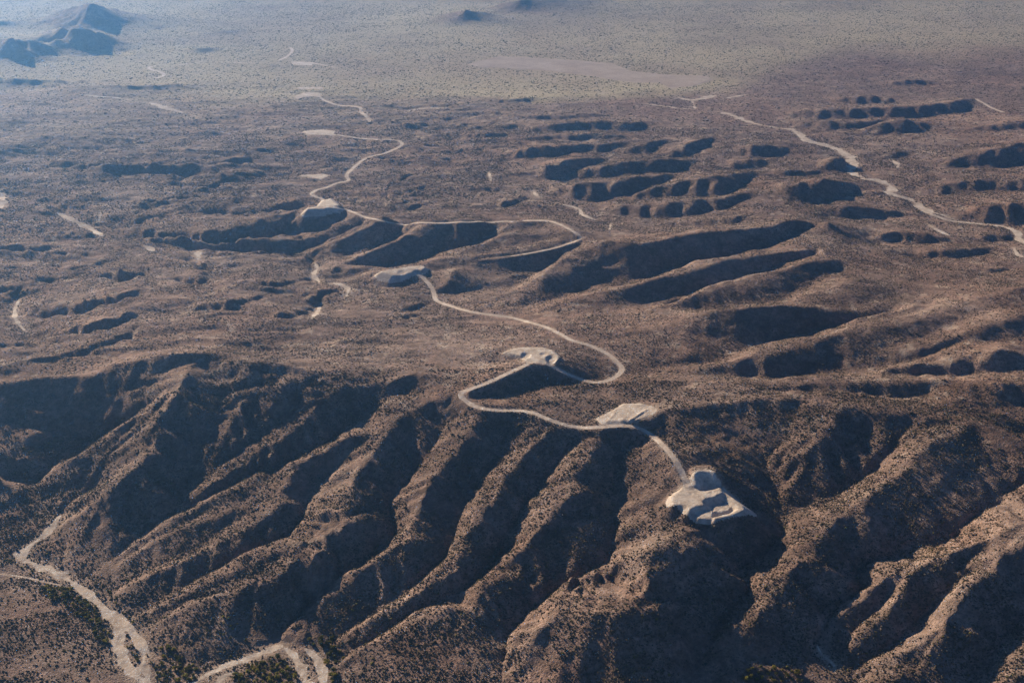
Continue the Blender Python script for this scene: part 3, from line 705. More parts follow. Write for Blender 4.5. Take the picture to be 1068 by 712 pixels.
# washes first (lowest ground), then pads, then roads
for name, label, pts in WASHES:
    P = smooth_path(pts, 5)
    xy = cast(P[:, 0], P[:, 1], h)
    wid = P[:, 2] * (0.7 if P[:, 1].min() > 500 else 1.15 if 'far right' in label else 0.85)
    if label.split()[0] not in ('broad', 'shaded', 'bright', 'long'):
        kk = np.arange(len(wid)); wid = wid * np.clip(np.minimum(kk, kk[::-1]) / 4 + 0.25, 0, 1)
    lim = max(60, wid.max() * 2)
    d, al, wd = dist_line(xy, wid, lim)
    q = box_of(d < lim)
    F = (d - wd / 2)[q] + edge_w[q] * np.minimum(wd[q], 22) * 1.5
    cz = bil(blur(h, 6), xy[:, 0], xy[:, 1])
    L = np.r_[0, np.cumsum(np.hypot(*np.diff(xy, axis=0).T))]
    tz = np.interp(al[q], L, cz)
    f = np.clip(1 - (d[q] - wd[q] * 0.5) / 14, 0, 1); f = f * f * (3 - 2 * f)
    H2[q] = H2[q] * (1 - f) + (tz - 0.4) * f
    calm[q] = np.maximum(calm[q], f)
    pale[q] = np.maximum(pale[q], 0.75 * np.clip(1 - F / 18, 0, 1)**2 * np.clip(0.7 + 2.0 * edge_w[q], 0.1, 1.3))
    register(q, F, name, label, "wash", 'sand')
for n, (name, label, flat, pts) in enumerate(PADS):
    xy = cast(np.array([p[0] for p in pts]), np.array([p[1] for p in pts]), H2 if n else h)
    q, F = clearing(xy)
    ins = F < 0
    before = H2[q].copy()
    if n == 0:
        f = np.clip(1 - F / 14, 0, 1)
        H2[q] = H2[q] * (1 - f) + h_sharp[q] * f
        for z, slope_, sub in PAD_LEVELS:
            z += PAD_Z
            x_, y_ = place(np.array([p[0] for p in sub]), np.array([p[1] for p in sub]), z)
            q2, F2 = clearing(np.c_[x_, y_])
            dd = np.maximum(F2, 0) * slope_
            H2[q2] = np.clip(H2[q2], z - dd, z + dd)
            if z > 100 + PAD_Z: before = H2[q].copy()
    else:
        A = np.c_[XX[q][ins], YY[q][ins], np.ones(ins.sum())]
        c, *_ = np.linalg.lstsq(A, hs[q][ins], rcond=None)
        mx, my = A[:, 0].mean(), A[:, 1].mean()
        k = 1 - flat
        tz = np.percentile(h[q][ins], 98 if ('oval' in label or 'white pad with' in label) else 84) + (XX[q] - mx) * c[0] * k + (YY[q] - my) * c[1] * k
        dd = np.maximum(F + 1.0, 0) * 0.7
        H2[q] = np.clip(H2[q], tz - dd, tz + dd)
    calm[q] = np.maximum(calm[q], np.clip(1 - F / 8, 0, 1))
    pale[q] = np.maximum(pale[q], 0.8 * np.clip(1 - F / 12, 0, 1)**2)
    if n: F = np.where(F < 15, np.minimum(F, (1.7 - np.abs(H2[q] - before)) * 2.0 + np.maximum(F - 6, 0)), F)
    else: F = np.where(F < 12, np.minimum(F, (1.9 - np.abs(H2[q] - before)) * 2.0 + np.maximum(F - 4, 0)), F)
    register(q, F + edge_n[q] * 3.0 * (1 if n else 0.6), name, label, "field" if name == "bare_field" else "pad", 'field' if name == "bare_field" else 'pad')
for name, label, w, pts in ROADS:
    P = smooth_path([(a, b) for a, b in pts], 6)
    xy = cast(P[:, 0], P[:, 1], blur(H2, 2))
    # even out the casts along the line
    for _ in range(3):
        xy[1:-1] = (xy[:-2] + 2 * xy[1:-1] + xy[2:]) / 4
    wid = np.full(len(xy), w)
    if label.startswith('thin pale road'): wid[:14] = np.linspace(0.5, w, 14)
    if 'faint' in label: wid[-10:] = np.linspace(w, 0.8, 10)
    d, al, wd = dist_line(xy, wid, 45)
    q = box_of(d < 45)
    cz = bil(blur(H2, 6), xy[:, 0], xy[:, 1])
    L = np.r_[0, np.cumsum(np.hypot(*np.diff(xy, axis=0).T))]
    Lf = np.arange(0, L[-1] + 4, 4.0)
    zf = np.interp(Lf, L, cz)
    for _ in range(10): zf[1:-1] = (zf[:-2] + 2 * zf[1:-1] + zf[2:]) / 4
    tz = np.interp(al[q], Lf, zf)
    f = np.clip(1 - (d[q] - w * 0.5) / 9, 0, 1); f = f * f * (3 - 2 * f)
    H2[q] = H2[q] * (1 - f) + tz * f
    calm[q] = np.maximum(calm[q], f)
    F = (d - wd / 2)[q] + edge_n[q] * 2.4
    pale[q] = np.maximum(pale[q], 0.8 * np.clip(1 - F / 8, 0, 1)**2 * np.clip(0.6 + 2.2 * edge_n[q], 0.05, 1.2))
    register(q, F, name, label, "road", 'road')
# scraped, tracked surface on everything graded
H2 += np.clip(calm, 0, 1) * (fbm(XX / 5, YY / 9, 2, 111) * 0.7 + fbm(XX / 16, YY / 12, 2, 113) * 0.8) * near
# pits, banks and ruts in the small pads
def dent(px, py, rx, ry, depth):
    c = cast(px, py, H2)[0]
    e = ((XX - c[0]) / rx)**2 + ((YY - c[1]) / ry)**2
    f = np.clip(1.25 - e, 0, 1); f = f * f * (3 - 2 * f)
    H2[:] = H2 - depth * f
dent(548.5, 370.5, 7, 12, 2.4); dent(575, 374, 8, 14, 3.0); dent(567, 369.5, 6, 6, 1.2)
dent(419, 284.5, 8, 11, 1.3); dent(441, 280.5, 6, 9, -1.2); dent(334, 217, 9, 12, 1.0)
def ridge_bank(p, q_, hgt, wdt):
    e = cast(np.array([p[0], q_[0]]), np.array([p[1], q_[1]]), H2)
    d, al, wd = dist_line(e, np.array([1.0, 1.0]), 30)
    H2[:] = H2 + hgt * np.exp(-(d / wdt)**2)
ridge_bank((657, 439), (674, 427.5), 1.3, 1.7); ridge_bank((634, 439), (642, 430), 0.7, 1.5); ridge_bank((648, 439), (660, 429), 0.35, 1.3)

# ------------------------------------------------------------------ combine into one sheet, cut into ground / road / pad / wash surfaces
FF = np.full((NR, NT), 50.0); OWN = np.full((NR, NT), -1, int)
for q, F, k in FIELDS:
    b = F < FF[q]
    FF[q] = np.where(b, F, FF[q]); OWN[q] = np.where(b & (F < 6), k, OWN[q])
PX, PY = XX.copy(), YY.copy()
fx, fy = grad(FF)
g2 = fx**2 + fy**2
cell = RR * 2 * TH / (NT - 1)
nearb = (np.abs(FF) < 1.2 * cell) & (g2 > 0.05)
mv = np.clip(FF / np.sqrt(g2 + 1e-9), -0.62 * cell, 0.62 * cell)
ux, uy = fx / np.sqrt(g2 + 1e-9), fy / np.sqrt(g2 + 1e-9)
PX = np.where(nearb, XX - mv * ux, XX); PY = np.where(nearb, YY - mv * uy, YY)
PZ = bil(H2, PX.ravel(), PY.ravel()).reshape(NR, NT)

def new_mesh(name, verts, faces, smooth=True):
    me = bpy.data.meshes.new(name)
    nv, nf = len(verts), len(faces)
    k = faces.shape[1]
    me.vertices.add(nv); me.loops.add(nf * k); me.polygons.add(nf)
    me.vertices.foreach_set('co', np.ascontiguousarray(verts, np.float32).ravel())
    me.loops.foreach_set('vertex_index', np.ascontiguousarray(faces, np.int32).ravel())
    me.polygons.foreach_set('loop_start', np.arange(0, nf * k, k, dtype=np.int32))
    me.update(calc_edges=True)
    me.polygons.foreach_set('use_smooth', np.full(nf, smooth))
    me.update()
    return me
def add_attr(me, name, rgb):
    a = me.attributes.new(name, 'FLOAT_COLOR', 'POINT')
    v = np.ones((len(rgb), 4), np.float32); v[:, :3] = rgb
    a.data.foreach_set('color', v.ravel())
def link(me, name, label=None, cat=None, group=None, kind=None, mat=None):
    o = bpy.data.objects.new(name, me); col.objects.link(o)
    if label: o['label'] = label
    if cat: o['category'] = cat
    if group: o['group'] = group
    if kind: o['kind'] = kind
    if mat: me.materials.append(mat)
    return o

# ------------------------------------------------------------------ materials
class NT_:
    def __init__(s, name):
        s.m = bpy.data.materials.new(name); s.m.use_nodes = True
        s.t = s.m.node_tree; s.b = s.t.nodes['Principled BSDF']
        s.b.inputs['Roughness'].default_value = 0.95
        s.b.inputs['Specular IOR Level'].default_value = 0.1
    def n(s, typ, **kw):
        x = s.t.nodes.new(typ)
        for k, v in kw.items():
            if k in x.inputs: x.inputs[k].default_value = v
            else: setattr(x, k, v)
        return x
    def l(s, a, b): s.t.links.new(a, b)
    def coord(s): return s.n('ShaderNodeNewGeometry').outputs['Position']
    def noise(s, scale, detail=3, rough=0.6):
        x = s.n('ShaderNodeTexNoise'); x.inputs['Scale'].default_value = scale; x.inputs['Detail'].default_value = detail; x.inputs['Roughness'].default_value = rough
        s.l(s.coord(), x.inputs['Vector']); return x.outputs['Fac']
    def ramp(s, f, stops):
        r = s.n('ShaderNodeValToRGB'); e = r.color_ramp.elements
        while len(e) < len(stops): e.new(0.5)
        for i, (p, c) in enumerate(stops): e[i].position = p; e[i].color = (*c, 1) if len(c) == 3 else c
        s.l(f, r.inputs['Fac']); return r.outputs['Color']
    def mix(s, f, a, b, mode='MIX'):
        x = s.n('ShaderNodeMix', data_type='RGBA', blend_type=mode)
        for sock, v in ((x.inputs[0], f), (x.inputs[6], a), (x.inputs[7], b)):
            if hasattr(v, 'is_output'): s.l(v, sock)
            else: sock.default_value = v if not isinstance(v, tuple) else (*v, 1)
        return x.outputs[2]
    def math(s, op, a, b=0.0):
        x = s.n('ShaderNodeMath', operation=op)
        for sock, v in ((x.inputs[0], a), (x.inputs[1], b)):
            if hasattr(v, 'is_output'): s.l(v, sock)
            else: sock.default_value = v
        return x.outputs[0]
    def bump(s, f, dist, strength=1.0):
        x = s.n('ShaderNodeBump'); x.inputs['Distance'].default_value = dist; x.inputs['Strength'].default_value = strength
        s.l(f, x.inputs['Height']); s.l(x.outputs[0], s.b.inputs['Normal'])

def ground_material():
    g = NT_("desert_soil")
    at = g.n('ShaderNodeAttribute', attribute_name='tone')
    sep = g.n('ShaderNodeSeparateColor'); g.l(at.outputs['Color'], sep.inputs[0])
    big = g.noise(0.006, 4)
    prov = g.ramp(g.noise(0.0016, 5, 0.65), [(0.32, (0.86, 0.82, 0.82)), (0.48, (1.0, 1.0, 1.0)), (0.58, (1.08, 1.0, 0.95)), (0.7, (1.2, 1.16, 1.1))])
    soil = g.ramp(big, [(0.3, (0.178, 0.119, 0.096)), (0.5, (0.24, 0.166, 0.134)), (0.72, (0.345, 0.256, 0.208))])
    fine = g.noise(0.16, 4, 0.7)
    soil = g.mix(0.75, soil, g.ramp(fine, [(0.3, (0.5, 0.47, 0.45)), (0.5, (0.9, 0.9, 0.9)), (0.7, (1.55, 1.5, 1.45))]), 'MULTIPLY')
    soil = g.mix(1.0, soil, prov, 'MULTIPLY')
    soil = g.mix(1.0, soil, g.ramp(g.noise(0.045, 4, 0.7), [(0.34, (0.7, 0.69, 0.68)), (0.5, (1.0, 1.0, 1.0)), (0.66, (1.36, 1.34, 1.32))]), 'MULTIPLY')
    soil = g.mix(sep.outputs[1], soil, (0.42, 0.22, 0.09))
    soil = g.mix(sep.outputs[2], soil, (0.52, 0.435, 0.28))
    soil = g.mix(sep.outputs[0], soil, (0.52, 0.41, 0.32))
    # low tufts and brittlebush, too small to model one by one
    v = g.n('ShaderNodeTexVoronoi'); v.inputs['Scale'].default_value = 0.34; g.l(g.coord(), v.inputs['Vector'])
    vr = g.ramp(v.outputs['Distance'], [(0.25, (1, 1, 1)), (0.45, (0, 0, 0))])
    patch = g.ramp(g.noise(0.03, 3), [(0.38, (0.15, 0.15, 0.15)), (0.62, (1, 1, 1))])
    tuft = g.math('MULTIPLY', g.math('MULTIPLY', vr, patch), g.math('SUBTRACT', 1.0, sep.outputs[0]))
    tcol = g.mix(v.outputs['Color'], (0.085, 0.068, 0.045), (0.15, 0.115, 0.07))
    c = g.mix(g.math('MULTIPLY', tuft, 0.75), soil, tcol)
    g.l(c, g.b.inputs['Base Color'])
    g.bump(g.math('ADD', g.noise(0.25, 4, 0.7), g.math('MULTIPLY', vr, 0.35)), 1.6, 0.8)
    return g.m
def bare_material(name, a, b, c, sc, bumpd):
    g = NT_(name)
    x = g.ramp(g.noise(sc, 4, 0.65), [(0.3, a), (0.5, b), (0.7, c)])
    x = g.mix(0.8, x, g.ramp(g.noise(0.3, 4, 0.7), [(0.3, (0.62, 0.6, 0.58)), (0.52, (1.0, 1.0, 1.0)), (0.7, (1.14, 1.14, 1.14))]), 'MULTIPLY')
    g.l(x, g.b.inputs['Base Color'])
    g.bump(g.noise(0.4, 3), bumpd, 0.6)
    return g.m
MAT = {
 'ground': ground_material(),
 'road': bare_material("graded_dirt", (0.48, 0.39, 0.31), (0.62, 0.51, 0.42), (0.74, 0.64, 0.54), 0.06, 0.5),
 'pad': bare_material("cut_earth", (0.44, 0.355, 0.285), (0.60, 0.50, 0.41), (0.74, 0.65, 0.555), 0.07, 0.9),
 'sand': bare_material("wash_sand", (0.42, 0.33, 0.26), (0.6, 0.5, 0.41), (0.72, 0.63, 0.54), 0.05, 0.6),
 'field': bare_material("bare_field_soil", (0.37, 0.285, 0.225), (0.43, 0.34, 0.275), (0.50, 0.41, 0.34), 0.012, 0.6),
}
def foliage_material(name):
    g = NT_(name)
    at = g.n('ShaderNodeAttribute', attribute_name='tone')
    oi = g.n('ShaderNodeObjectInfo')
    f = g.noise(1.3, 2)
    c = g.mix(0.8, at.outputs['Color'], g.ramp(f, [(0.3, (0.6, 0.6, 0.55)), (0.7, (1.4, 1.4, 1.3))]), 'MULTIPLY')
    g.l(c, g.b.inputs['Base Color'])
    return g.m
MAT['scrub'] = foliage_material("scrub_leaves")
MAT['leaf'] = foliage_material("tree_leaves")
_t = MAT['leaf'].node_tree; _o = _t.nodes['Material Output']; _p = _t.nodes['Principled BSDF']
_tr = _t.nodes.new('ShaderNodeBsdfTranslucent'); _mx = _t.nodes.new('ShaderNodeMixShader'); _mx.inputs[0].default_value = 0.45
_t.links.new(_p.inputs['Base Color'].links[0].from_socket, _tr.inputs['Color'])
_t.links.new(_p.outputs[0], _mx.inputs[1]); _t.links.new(_tr.outputs[0], _mx.inputs[2]); _t.links.new(_mx.outputs[0], _o.inputs['Surface'])

# ------------------------------------------------------------------ ground mesh(es)
faceF = (FF[:-1, :-1] + FF[1:, :-1] + FF[:-1, 1:] + FF[1:, 1:]) / 4
ids = np.where(FF < 3, OWN, -1)
own4 = np.stack([OWN[:-1, :-1], OWN[1:, :-1], OWN[:-1, 1:], OWN[1:, 1:]])
f4 = np.stack([FF[:-1, :-1], FF[1:, :-1], FF[:-1, 1:], FF[1:, 1:]])
fo = np.take_along_axis(own4, f4.argmin(0)[None], 0)[0]
face_owner = np.where(faceF < 0, fo, -1)
idx = np.arange(NR * NT).reshape(NR, NT)
quads = np.stack([idx[:-1, :-1], idx[:-1, 1:], idx[1:, 1:], idx[1:, :-1]], -1).reshape(-1, 4)
fo_flat = face_owner.ravel()
V = np.stack([PX.ravel(), PY.ravel(), PZ.ravel()], 1)
U_, V_ = seen_at(XX, YY, H2)
ochre = np.zeros((NR, NT))
for (a, b, rx, ry, s) in [(625,512,9,12,.5),(634,527,6,9,.5),(398,536,9,6,.6),(735,456,22,7,.35),(765,472,25,8,.5),(782,486,16,7,.5),(315,545,10,9,.25),(975,573,14,6,.3),(800,530,20,14,.2),(985,402,30,6,.25),(640,250,30,5,.2)]:
    ochre += s * np.exp(-((U_ - a) / rx)**2 - ((V_ - b) / ry)**2)
ochre = np.clip(ochre * (0.7 + 1.2 * fbm(XX / 12, YY / 12, 3, 71)), 0, 1)
edge_y = np.interp(U_, [0, 300, 440, 700, 760, 820, 870, 1068], [98, 110, 106, 102, 98, 72, 54, 50])
plain = np.clip((edge_y - V_ + 22 * fbm(XX / 260, YY / 260, 4, 91)) / np.interp(U_, [300, 450, 700, 850], [22, 9, 9, 26]) + 0.5, 0, 1) * np.clip(1.2 - slope / 0.3, 0, 1)
mid_veg = np.clip((edge_y + 60 - V_) / 60, 0, 1) * np.interp(TT, [-0.1, 0.08], [1, 0]) * 0.45
plain = np.maximum(plain, mid_veg * np.clip(0.5 + 2 * fbm(XX / 150, YY / 90, 3, 93), 0, 1))
dots = np.clip((fbm(XX / 14, YY / 14, 3, 81) - 0.13) * 4, 0, 0.6) * (1 - 0.6 * sl) * np.interp(RR, [1250, 1700, 3600, 4300], [0.35, 1, 1, 0.5])  # pale specks: bare soil spots, plus sunlit bush tops painted into the soil colour
tone = np.stack([np.clip(np.maximum(pale, dots), 0, 1), ochre, plain * np.clip(0.72 + 0.9 * fbm(XX / 330, YY / 330, 4, 95), 0.35, 1)], -1).reshape(-1, 3)

gq = quads[fo_flat < 0]
# apron of open desert out to the horizon and off to both sides
def apron():
    vs, fs = [], []
    rr = np.exp(np.linspace(math.log(R1), math.log(24000), 22))
    thw = np.radians(np.r_[np.linspace(-80, -math.degrees(TH), 14), np.linspace(-math.degrees(TH), math.degrees(TH), NT // 6)[1:-1], np.linspace(math.degrees(TH), 80, 14)])
    return rr, thw
pick = np.arange(0, NR, 10); pick = np.r_[pick, NR - 1] if pick[-1] != NR - 1 else pick
side_v, side_f, side_t = [], [], []
base_n = NR * NT
for sgn in (-1, 1):
    j = 0 if sgn < 0 else NT - 1
    ths = np.radians(np.r_[np.array([1.5, 4, 8, 14, 22, 32, 45])]) + TH
    prev = idx[:, j]
    for kk, th in enumerate(ths):
        f_ = (kk + 1) / len(ths)
        z = PZ[:, j] * (1 - f_) + 45 * f_ + fbm(RR[:, j] / 200, np.full(NR, th * 9), 2, 5) * 30
        new = base_n + len(side_v) * NR + np.arange(NR)
        side_v.append(np.stack([RR[:, j] * np.sin(sgn * th), RR[:, j] * np.cos(th), z], 1))
        q = np.stack([prev[:-1], new[:-1], new[1:], prev[1:]], -1)
        side_f.append(q if sgn > 0 else q[:, ::-1]); prev = new
n_side = len(side_v) * NR
# full outer row, left to right
left = [base_n + k * NR + NR - 1 for k in range(6, -1, -1)]
right = [base_n + (7 + k) * NR + NR - 1 for k in range(7)]
row = np.r_[left, idx[-1], right]
allv = np.concatenate([V] + side_v)
far_v, far_f = [], []
cnt = len(allv)
prow, pxy = row, allv[row]
for r_ in np.exp(np.linspace(math.log(R1), math.log(26000), 9))[1:]:
    new = cnt + np.arange(len(row)); cnt += len(row)
    k_ = r_ / np.hypot(pxy[:, 0], pxy[:, 1])
    far_v.append(np.stack([pxy[:, 0] * k_, pxy[:, 1] * k_, np.full(len(row), 54.0)], 1))
    far_f.append(np.stack([prow[:-1], prow[1:], new[1:], new[:-1]], -1)); prow = new
allv = np.concatenate([allv] + far_v)
allf = np.concatenate([gq] + side_f + far_f)
allt = np.zeros((len(allv), 3)); allt[:len(tone)] = tone; allt[len(tone) + n_side:, 2] = 0.8
used = np.unique(allf)
remap = np.full(len(allv), -1); remap[used] = np.arange(len(used))
me = new_mesh("ground", allv[used], remap[allf]); add_attr(me, 'tone', allt[used])
link(me, "ground", "brown eroded desert ridges and gullies dotted with scrub", "ground", None, 'structure', MAT['ground'])
for k, (name, label, cat, mk) in enumerate(STRUCT):
    fq = quads[fo_flat == k]
    if len(fq) < 1: continue
    used = np.unique(fq); remap = np.full(NR * NT, -1); remap[used] = np.arange(len(used))
    me = new_mesh(name, V[used], remap[fq])
    link(me, name, label, cat, None, 'structure', MAT[mk])

# ------------------------------------------------------------------ scrub
def icosphere(sub):
    import bmesh
    bm = bmesh.new(); bmesh.ops.create_icosphere(bm, subdivisions=sub, radius=1.0)
    v = np.array([p.co[:] for p in bm.verts]); f = np.array([[q.index for q in p.verts] for p in bm.faces]); bm.free()
    return v, f
ICO1, ICO2 = icosphere(1), icosphere(2)
def blobs(x, y, z, rad, hgt, colr, ico):
    """many low scrub crowns, each its own lumpy shape, in one mesh"""
    v0, f0 = ico
    n = len(x)
    jit = 1 + rng.uniform(-0.38, 0.38, (n, len(v0), 1))
    ang = rng.uniform(0, 6.28, n)
    ca, sa = np.cos(ang)[:, None], np.sin(ang)[:, None]
    p = v0[None] * jit
    st = rng.uniform(0.75, 1.3, (n, 1))
    X = (p[:, :, 0] * ca - p[:, :, 1] * sa) * rad[:, None] * st + x[:, None]
    Y = (p[:, :, 0] * sa + p[:, :, 1] * ca) * rad[:, None] / st + y[:, None]
    Z = (p[:, :, 2] + 0.55) * hgt[:, None] * 0.62 + z[:, None]
    vv = np.stack([X, Y, Z], -1).reshape(-1, 3)
    ff = (f0[None] + (np.arange(n) * len(v0))[:, None, None]).reshape(-1, 3)
    shade = np.repeat(colr, len(v0), 0)
    return vv, ff, shade
def scatter(n, r_lo, r_hi, th=0.54):
    r = np.sqrt(rng.uniform(r_lo**2, r_hi**2, n)); t = rng.uniform(-th, th, n)
    return r * np.sin(t), r * np.cos(t)
def ok_ground(x, y, margin):
    return bil(FF, x, y) > margin
def scrub(n, r_lo, r_hi, smin, smax, ico, seed, plainish):
    x, y = scatter(n, r_lo, r_hi)
    dens = 0.6 + 2.4 * fbm(x / 40, y / 40, 3, seed)
    if plainish == 1: dens = 0.75 + 1.2 * fbm(x / 120, y / 120, 3, seed)
    dens = dens * (1.5 - 1.05 * bil(tt, x, y))
    dens = dens * (1 - 0.6 * np.clip(bil(pale, x, y), 0, 1))
    k = (rng.random(n) < dens) & ok_ground(x, y, 1.0)
    x, y = x[k], y[k]
    z = bil(H2, x, y)
    n = len(x)
    s = (smin + (smax - smin) * rng.random(n)**2.2) * np.where(rng.random(n) < 0.04, 1.6, 1.0)
    pl = bil(plain, x, y)
    mixv = rng.random((n, 1))
    dark = np.array([0.05, 0.043, 0.03]); gry = np.array([0.15, 0.115, 0.085]); grn = np.array([0.24, 0.235, 0.10])
    dark = dark + (np.array([0.115, 0.088, 0.064]) - dark) * plainish
    c = dark + (gry - dark) * mixv
    c = c * (1 - pl[:, None] * 0.7) + (np.array([0.095, 0.10, 0.042]) + (grn - np.array([0.095, 0.10, 0.042])) * mixv) * pl[:, None] * 0.7
    yel = rng.random(n) < 0.04
    c[yel] = [0.15, 0.125, 0.035]
    return blobs(x, y, z - 0.1, s, s * rng.uniform(0.9, 1.5, n) * (1 - 0.5 * plainish), c, ico)
parts = [scrub(125000, 900, 1250, 0.4, 1.2, ICO1, 101, 0.05),
         scrub(165000, 1250, 1600, 0.4, 1.2, ICO1, 105, 0.1),
         scrub(330000, 1600, 2500, 0.42, 1.15, ICO1, 102, 0.5),
         scrub(220000, 2500, 3300, 0.7, 1.7, ICO1, 103, 0.7),
         scrub(270000, 3300, 7200, 1.1, 2.6, ICO1, 104, 1)]
off = 0; vs, fs, cs = [], [], []
for v, f, c in parts:
    vs.append(v); fs.append(f + off); cs.append(c); off += len(v)
me = new_mesh("desert_scrub", np.concatenate(vs), np.concatenate(fs), False)
add_attr(me, 'tone', np.concatenate(cs))
link(me, "desert_scrub", "sparse dark desert scrub speckling every slope", "scrub", None, 'stuff', MAT['scrub'])

# ------------------------------------------------------------------ single trees and bushes along the washes
def crown_mesh(name, seed, colr):
    g = np.random.default_rng(seed)
    vs, fs, cs = [], [], []
    def tri(a, b, c, k): 
        n = len(vs); vs.extend([a, b, c]); fs.append((n, n + 1, n + 2)); cs.extend([k] * 3)
    # short forked stems
    for k in range(5):
        a = g.uniform(0, 6.28); tip = np.array([0.45 * math.cos(a), 0.45 * math.sin(a), 0.55])
        for w in range(3):
            b0 = w * 2.1; b1 = b0 + 2.1
            p0 = np.array([0.07 * math.cos(b0), 0.07 * math.sin(b0), -0.1]); p1 = np.array([0.07 * math.cos(b1), 0.07 * math.sin(b1), -0.1])
            tri(p0, p1, tip, (0.11, 0.085, 0.06))
    # leaf sprays gathered in uneven clumps
    for c in range(15):
        a, e = g.uniform(0, 6.28), g.uniform(0.05, 1.35)
        rad = g.uniform(0.35, 0.8)
        ctr = np.array([rad * math.cos(a) * math.cos(e), rad * math.sin(a) * math.cos(e), 0.32 + 0.55 * rad * math.sin(e)])
        sz = g.uniform(0.2, 0.42); tint = g.uniform(0.7, 1.35)
        for l in range(26):
            d = g.normal(0, 1, 3); d /= np.linalg.norm(d) + 1e-9
            p = ctr + d * sz * g.uniform(0.55, 1.0) * np.array([1, 1, 0.75])
            t1 = g.normal(0, 1, 3); t1 -= d * (t1 @ d) * 0.7; t1 /= np.linalg.norm(t1) + 1e-9
            t2 = np.cross(d, t1); s_ = g.uniform(0.09, 0.17)
            k = tuple(np.array(colr) * tint * g.uniform(0.8, 1.2))
            tri(p - t1 * s_, p + t1 * s_, p + t2 * s_ * 1.5 + d * 0.05, k)
    v = np.array(vs)
    me = new_mesh(name, v, np.array(fs), False); add_attr(me, 'tone', np.array(cs)); me.materials.append(MAT['leaf'])
    return me
TINTS = {'dark olive': (0.10, 0.098, 0.036), 'olive green': (0.155, 0.148, 0.048), 'yellow-green': (0.27, 0.235, 0.06), 'grey-brown': (0.18, 0.14, 0.095), 'golden brown': (0.36, 0.2, 0.045)}
CROWNS = {t: [crown_mesh("shrub_crown", 100 * i + k, c) for k in range(4)] for i, (t, c) in enumerate(TINTS.items())}
ORD = "first second third fourth fifth sixth seventh eighth ninth tenth eleventh twelfth thirteenth fourteenth".split()
#  where, group phrase, outline in survey bearings, how many, smallest and largest radius, tints with weights, least clearance from sand
STANDS = [
 ("bank thicket west of the big wash", "trees in the bank thicket", [(52,609),(75,614),(98,630),(112,648),(117,672),(104,668),(88,645),(62,630),(40,616)], 72, 2.0, 4.4, (5,4,3,0,0)),
 ("sandy islet in the wash bend", "bushes on the wash islet", [(127,652),(138,654),(147,672),(146,690),(136,690),(130,675)], 10, 1.5, 2.8, (3,3,3,1,0)),
 ("thicket below the spur toes", "trees below the spur toes", [(157,694),(162,680),(175,672),(198,690),(212,702),(205,714),(165,714)], 44, 1.9, 4.2, (4,4,4,0,0)),
 ("grove between the bottom channels", "trees between the bottom channels", [(246,701),(262,692),(288,684),(300,688),(312,708),(310,714),(242,714)], 58, 2.0, 4.4, (4,4,5,0,0)),
 ("clump east of the bright fork", "trees east of the bright fork", [(322,668),(345,664),(362,690),(352,714),(345,714),(338,690)], 24, 1.9, 4.2, (4,4,4,0,0)),
 ("strip under the first western spur", "bushes under the western spurs", [(84,602),(100,606),(122,634),(138,652),(146,656),(140,646),(120,622),(100,600)], 18, 1.2, 2.4, (4,3,2,2,0)),
 ("wash junction at the left", "bushes at the wash junction", [(2,584),(18,583),(42,596),(60,604),(48,612),(20,596)], 14, 1.3, 2.6, (2,3,3,2,2)),
 ("brown terrace at bottom left", "bushes on the bottom left terrace", [(4,640),(60,640),(105,680),(118,708),(60,712),(4,706)], 22, 1.1, 2.2, (4,3,1,3,1)),
 ("canyon mouth at bottom right", "trees at the bottom right canyon mouth", [(762,712),(775,700),(800,694),(830,700),(848,710)], 26, 1.8, 4.0, (3,4,5,0,0)),
 ("dark slope above the grove", "bushes on the slope above the grove", [(200,660),(230,640),(262,650),(258,672),(225,684)], 8, 1.4, 2.3, (2,3,3,0,0)),
]
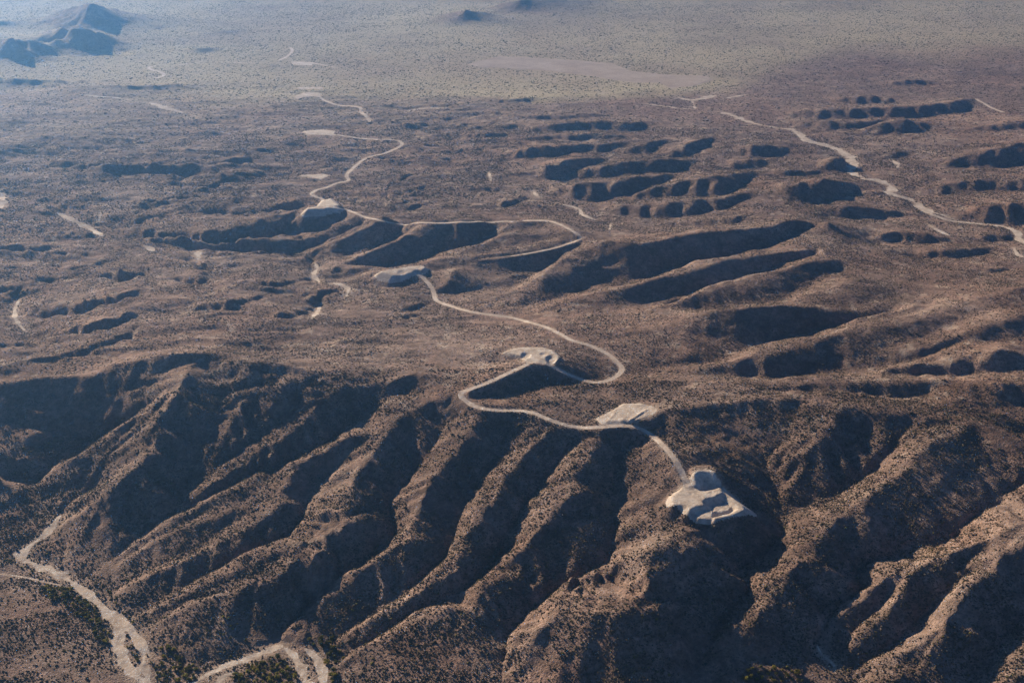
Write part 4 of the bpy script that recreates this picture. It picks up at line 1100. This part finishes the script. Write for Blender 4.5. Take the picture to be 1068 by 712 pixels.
def build_stand(where, group, poly, count, rlo, rhi, wts):
    P = np.array(poly, float)
    g = np.random.default_rng(len(where) * 7 + count)
    got = []
    tries = 0
    while len(got) < count and tries < 30000:
        tries += 1
        x, y = g.uniform(P[:, 0].min(), P[:, 0].max()), g.uniform(P[:, 1].min(), P[:, 1].max())
        ins = False
        for k in range(len(P)):
            a, b = P[k], P[(k + 1) % len(P)]
            if (a[1] > y) != (b[1] > y) and x < (b[0] - a[0]) * (y - a[1]) / (b[1] - a[1] + 1e-12) + a[0]: ins = not ins
        if not ins: continue
        wx, wy = cast(x, y, H2)[0]
        rad = rlo + (rhi - rlo) * g.random()**1.6
        if bil(FF, np.array([wx]), np.array([wy]))[0] < rad * 0.7: continue
        if any(math.hypot(wx - q[0], wy - q[1]) < 0.62 * (rad + q[2]) for q in got): continue
        got.append((wx, wy, rad, x, y))
    got.sort(key=lambda q: q[4])
    per = max(1, round(math.sqrt(len(got) * 0.55))); rows = -(-len(got) // 13) if len(got) > 39 else max(1, -(-len(got) // 10))
    size = -(-len(got) // rows)
    names = list(TINTS)
    for ri in range(rows):
        row = sorted(got[ri * size:(ri + 1) * size], key=lambda q: q[3])
        for ci, (wx, wy, rad, x, y) in enumerate(row):
            tint = g.choice(len(names), p=np.array(wts) / sum(wts))
            me = CROWNS[names[tint]][g.integers(4)]
            kind = "desert_tree" if rad > 2.4 else "desert_shrub"
            o = bpy.data.objects.new(kind, me)
            z = bil(H2, np.array([wx]), np.array([wy]))[0]
            o.location = (wx, wy, z - 0.05)
            o.scale = (rad * g.uniform(0.9, 1.15), rad * g.uniform(0.9, 1.15), rad * g.uniform(0.95, 1.4))
            o.rotation_euler = (0, 0, g.uniform(0, 6.28))
            word = {'desert_tree': 'tree', 'desert_shrub': 'bush'}[kind]
            if rows == 1: lab = f"{names[tint]} {word} in the {where}, {ORD[ci]} from the left"
            else: lab = f"{names[tint]} {word} in the {where}, row {ri + 1}, {ORD[ci]} from left"
            if rows > 1:
                rn = ["top row", "second row", "third row", "fourth row", "fifth row", "sixth row"][ri] if ri < rows - 1 else "bottom row"
                lab = f"{names[tint]} {word}, {where}, {rn}, {ORD[ci]} from left"
            o['label'] = lab; o['category'] = word; o['group'] = group
            col.objects.link(o)
for st in STANDS: build_stand(*st)

# ------------------------------------------------------------------ air
def haze():
    hz = bpy.data.materials.new("haze_air"); hz.use_nodes = True
    t = hz.node_tree; t.nodes.remove(t.nodes['Principled BSDF'])
    vol = t.nodes.new('ShaderNodeVolumePrincipled')
    vol.inputs['Color'].default_value = (0.22, 0.52, 1.0, 1)
    vol.inputs['Density'].default_value = HAZE_DENSITY
    vol.inputs['Anisotropy'].default_value = 0.85
    t.links.new(vol.outputs[0], t.nodes['Material Output'].inputs['Volume'])
    x0, x1, y0, y1, z0, z1 = -27000, 27000, -600, 27000, -25, CAM_H + 25
    v = np.array([(x, y, z) for z in (z0, z1) for y in (y0, y1) for x in (x0, x1)], float)
    f = np.array([(0, 2, 3, 1), (4, 5, 7, 6), (0, 1, 5, 4), (2, 6, 7, 3), (0, 4, 6, 2), (1, 3, 7, 5)])
    me = new_mesh("haze", v, f, False)
    link(me, "haze", "pale blue haze thickening with distance", "haze", None, 'stuff', hz)
haze()
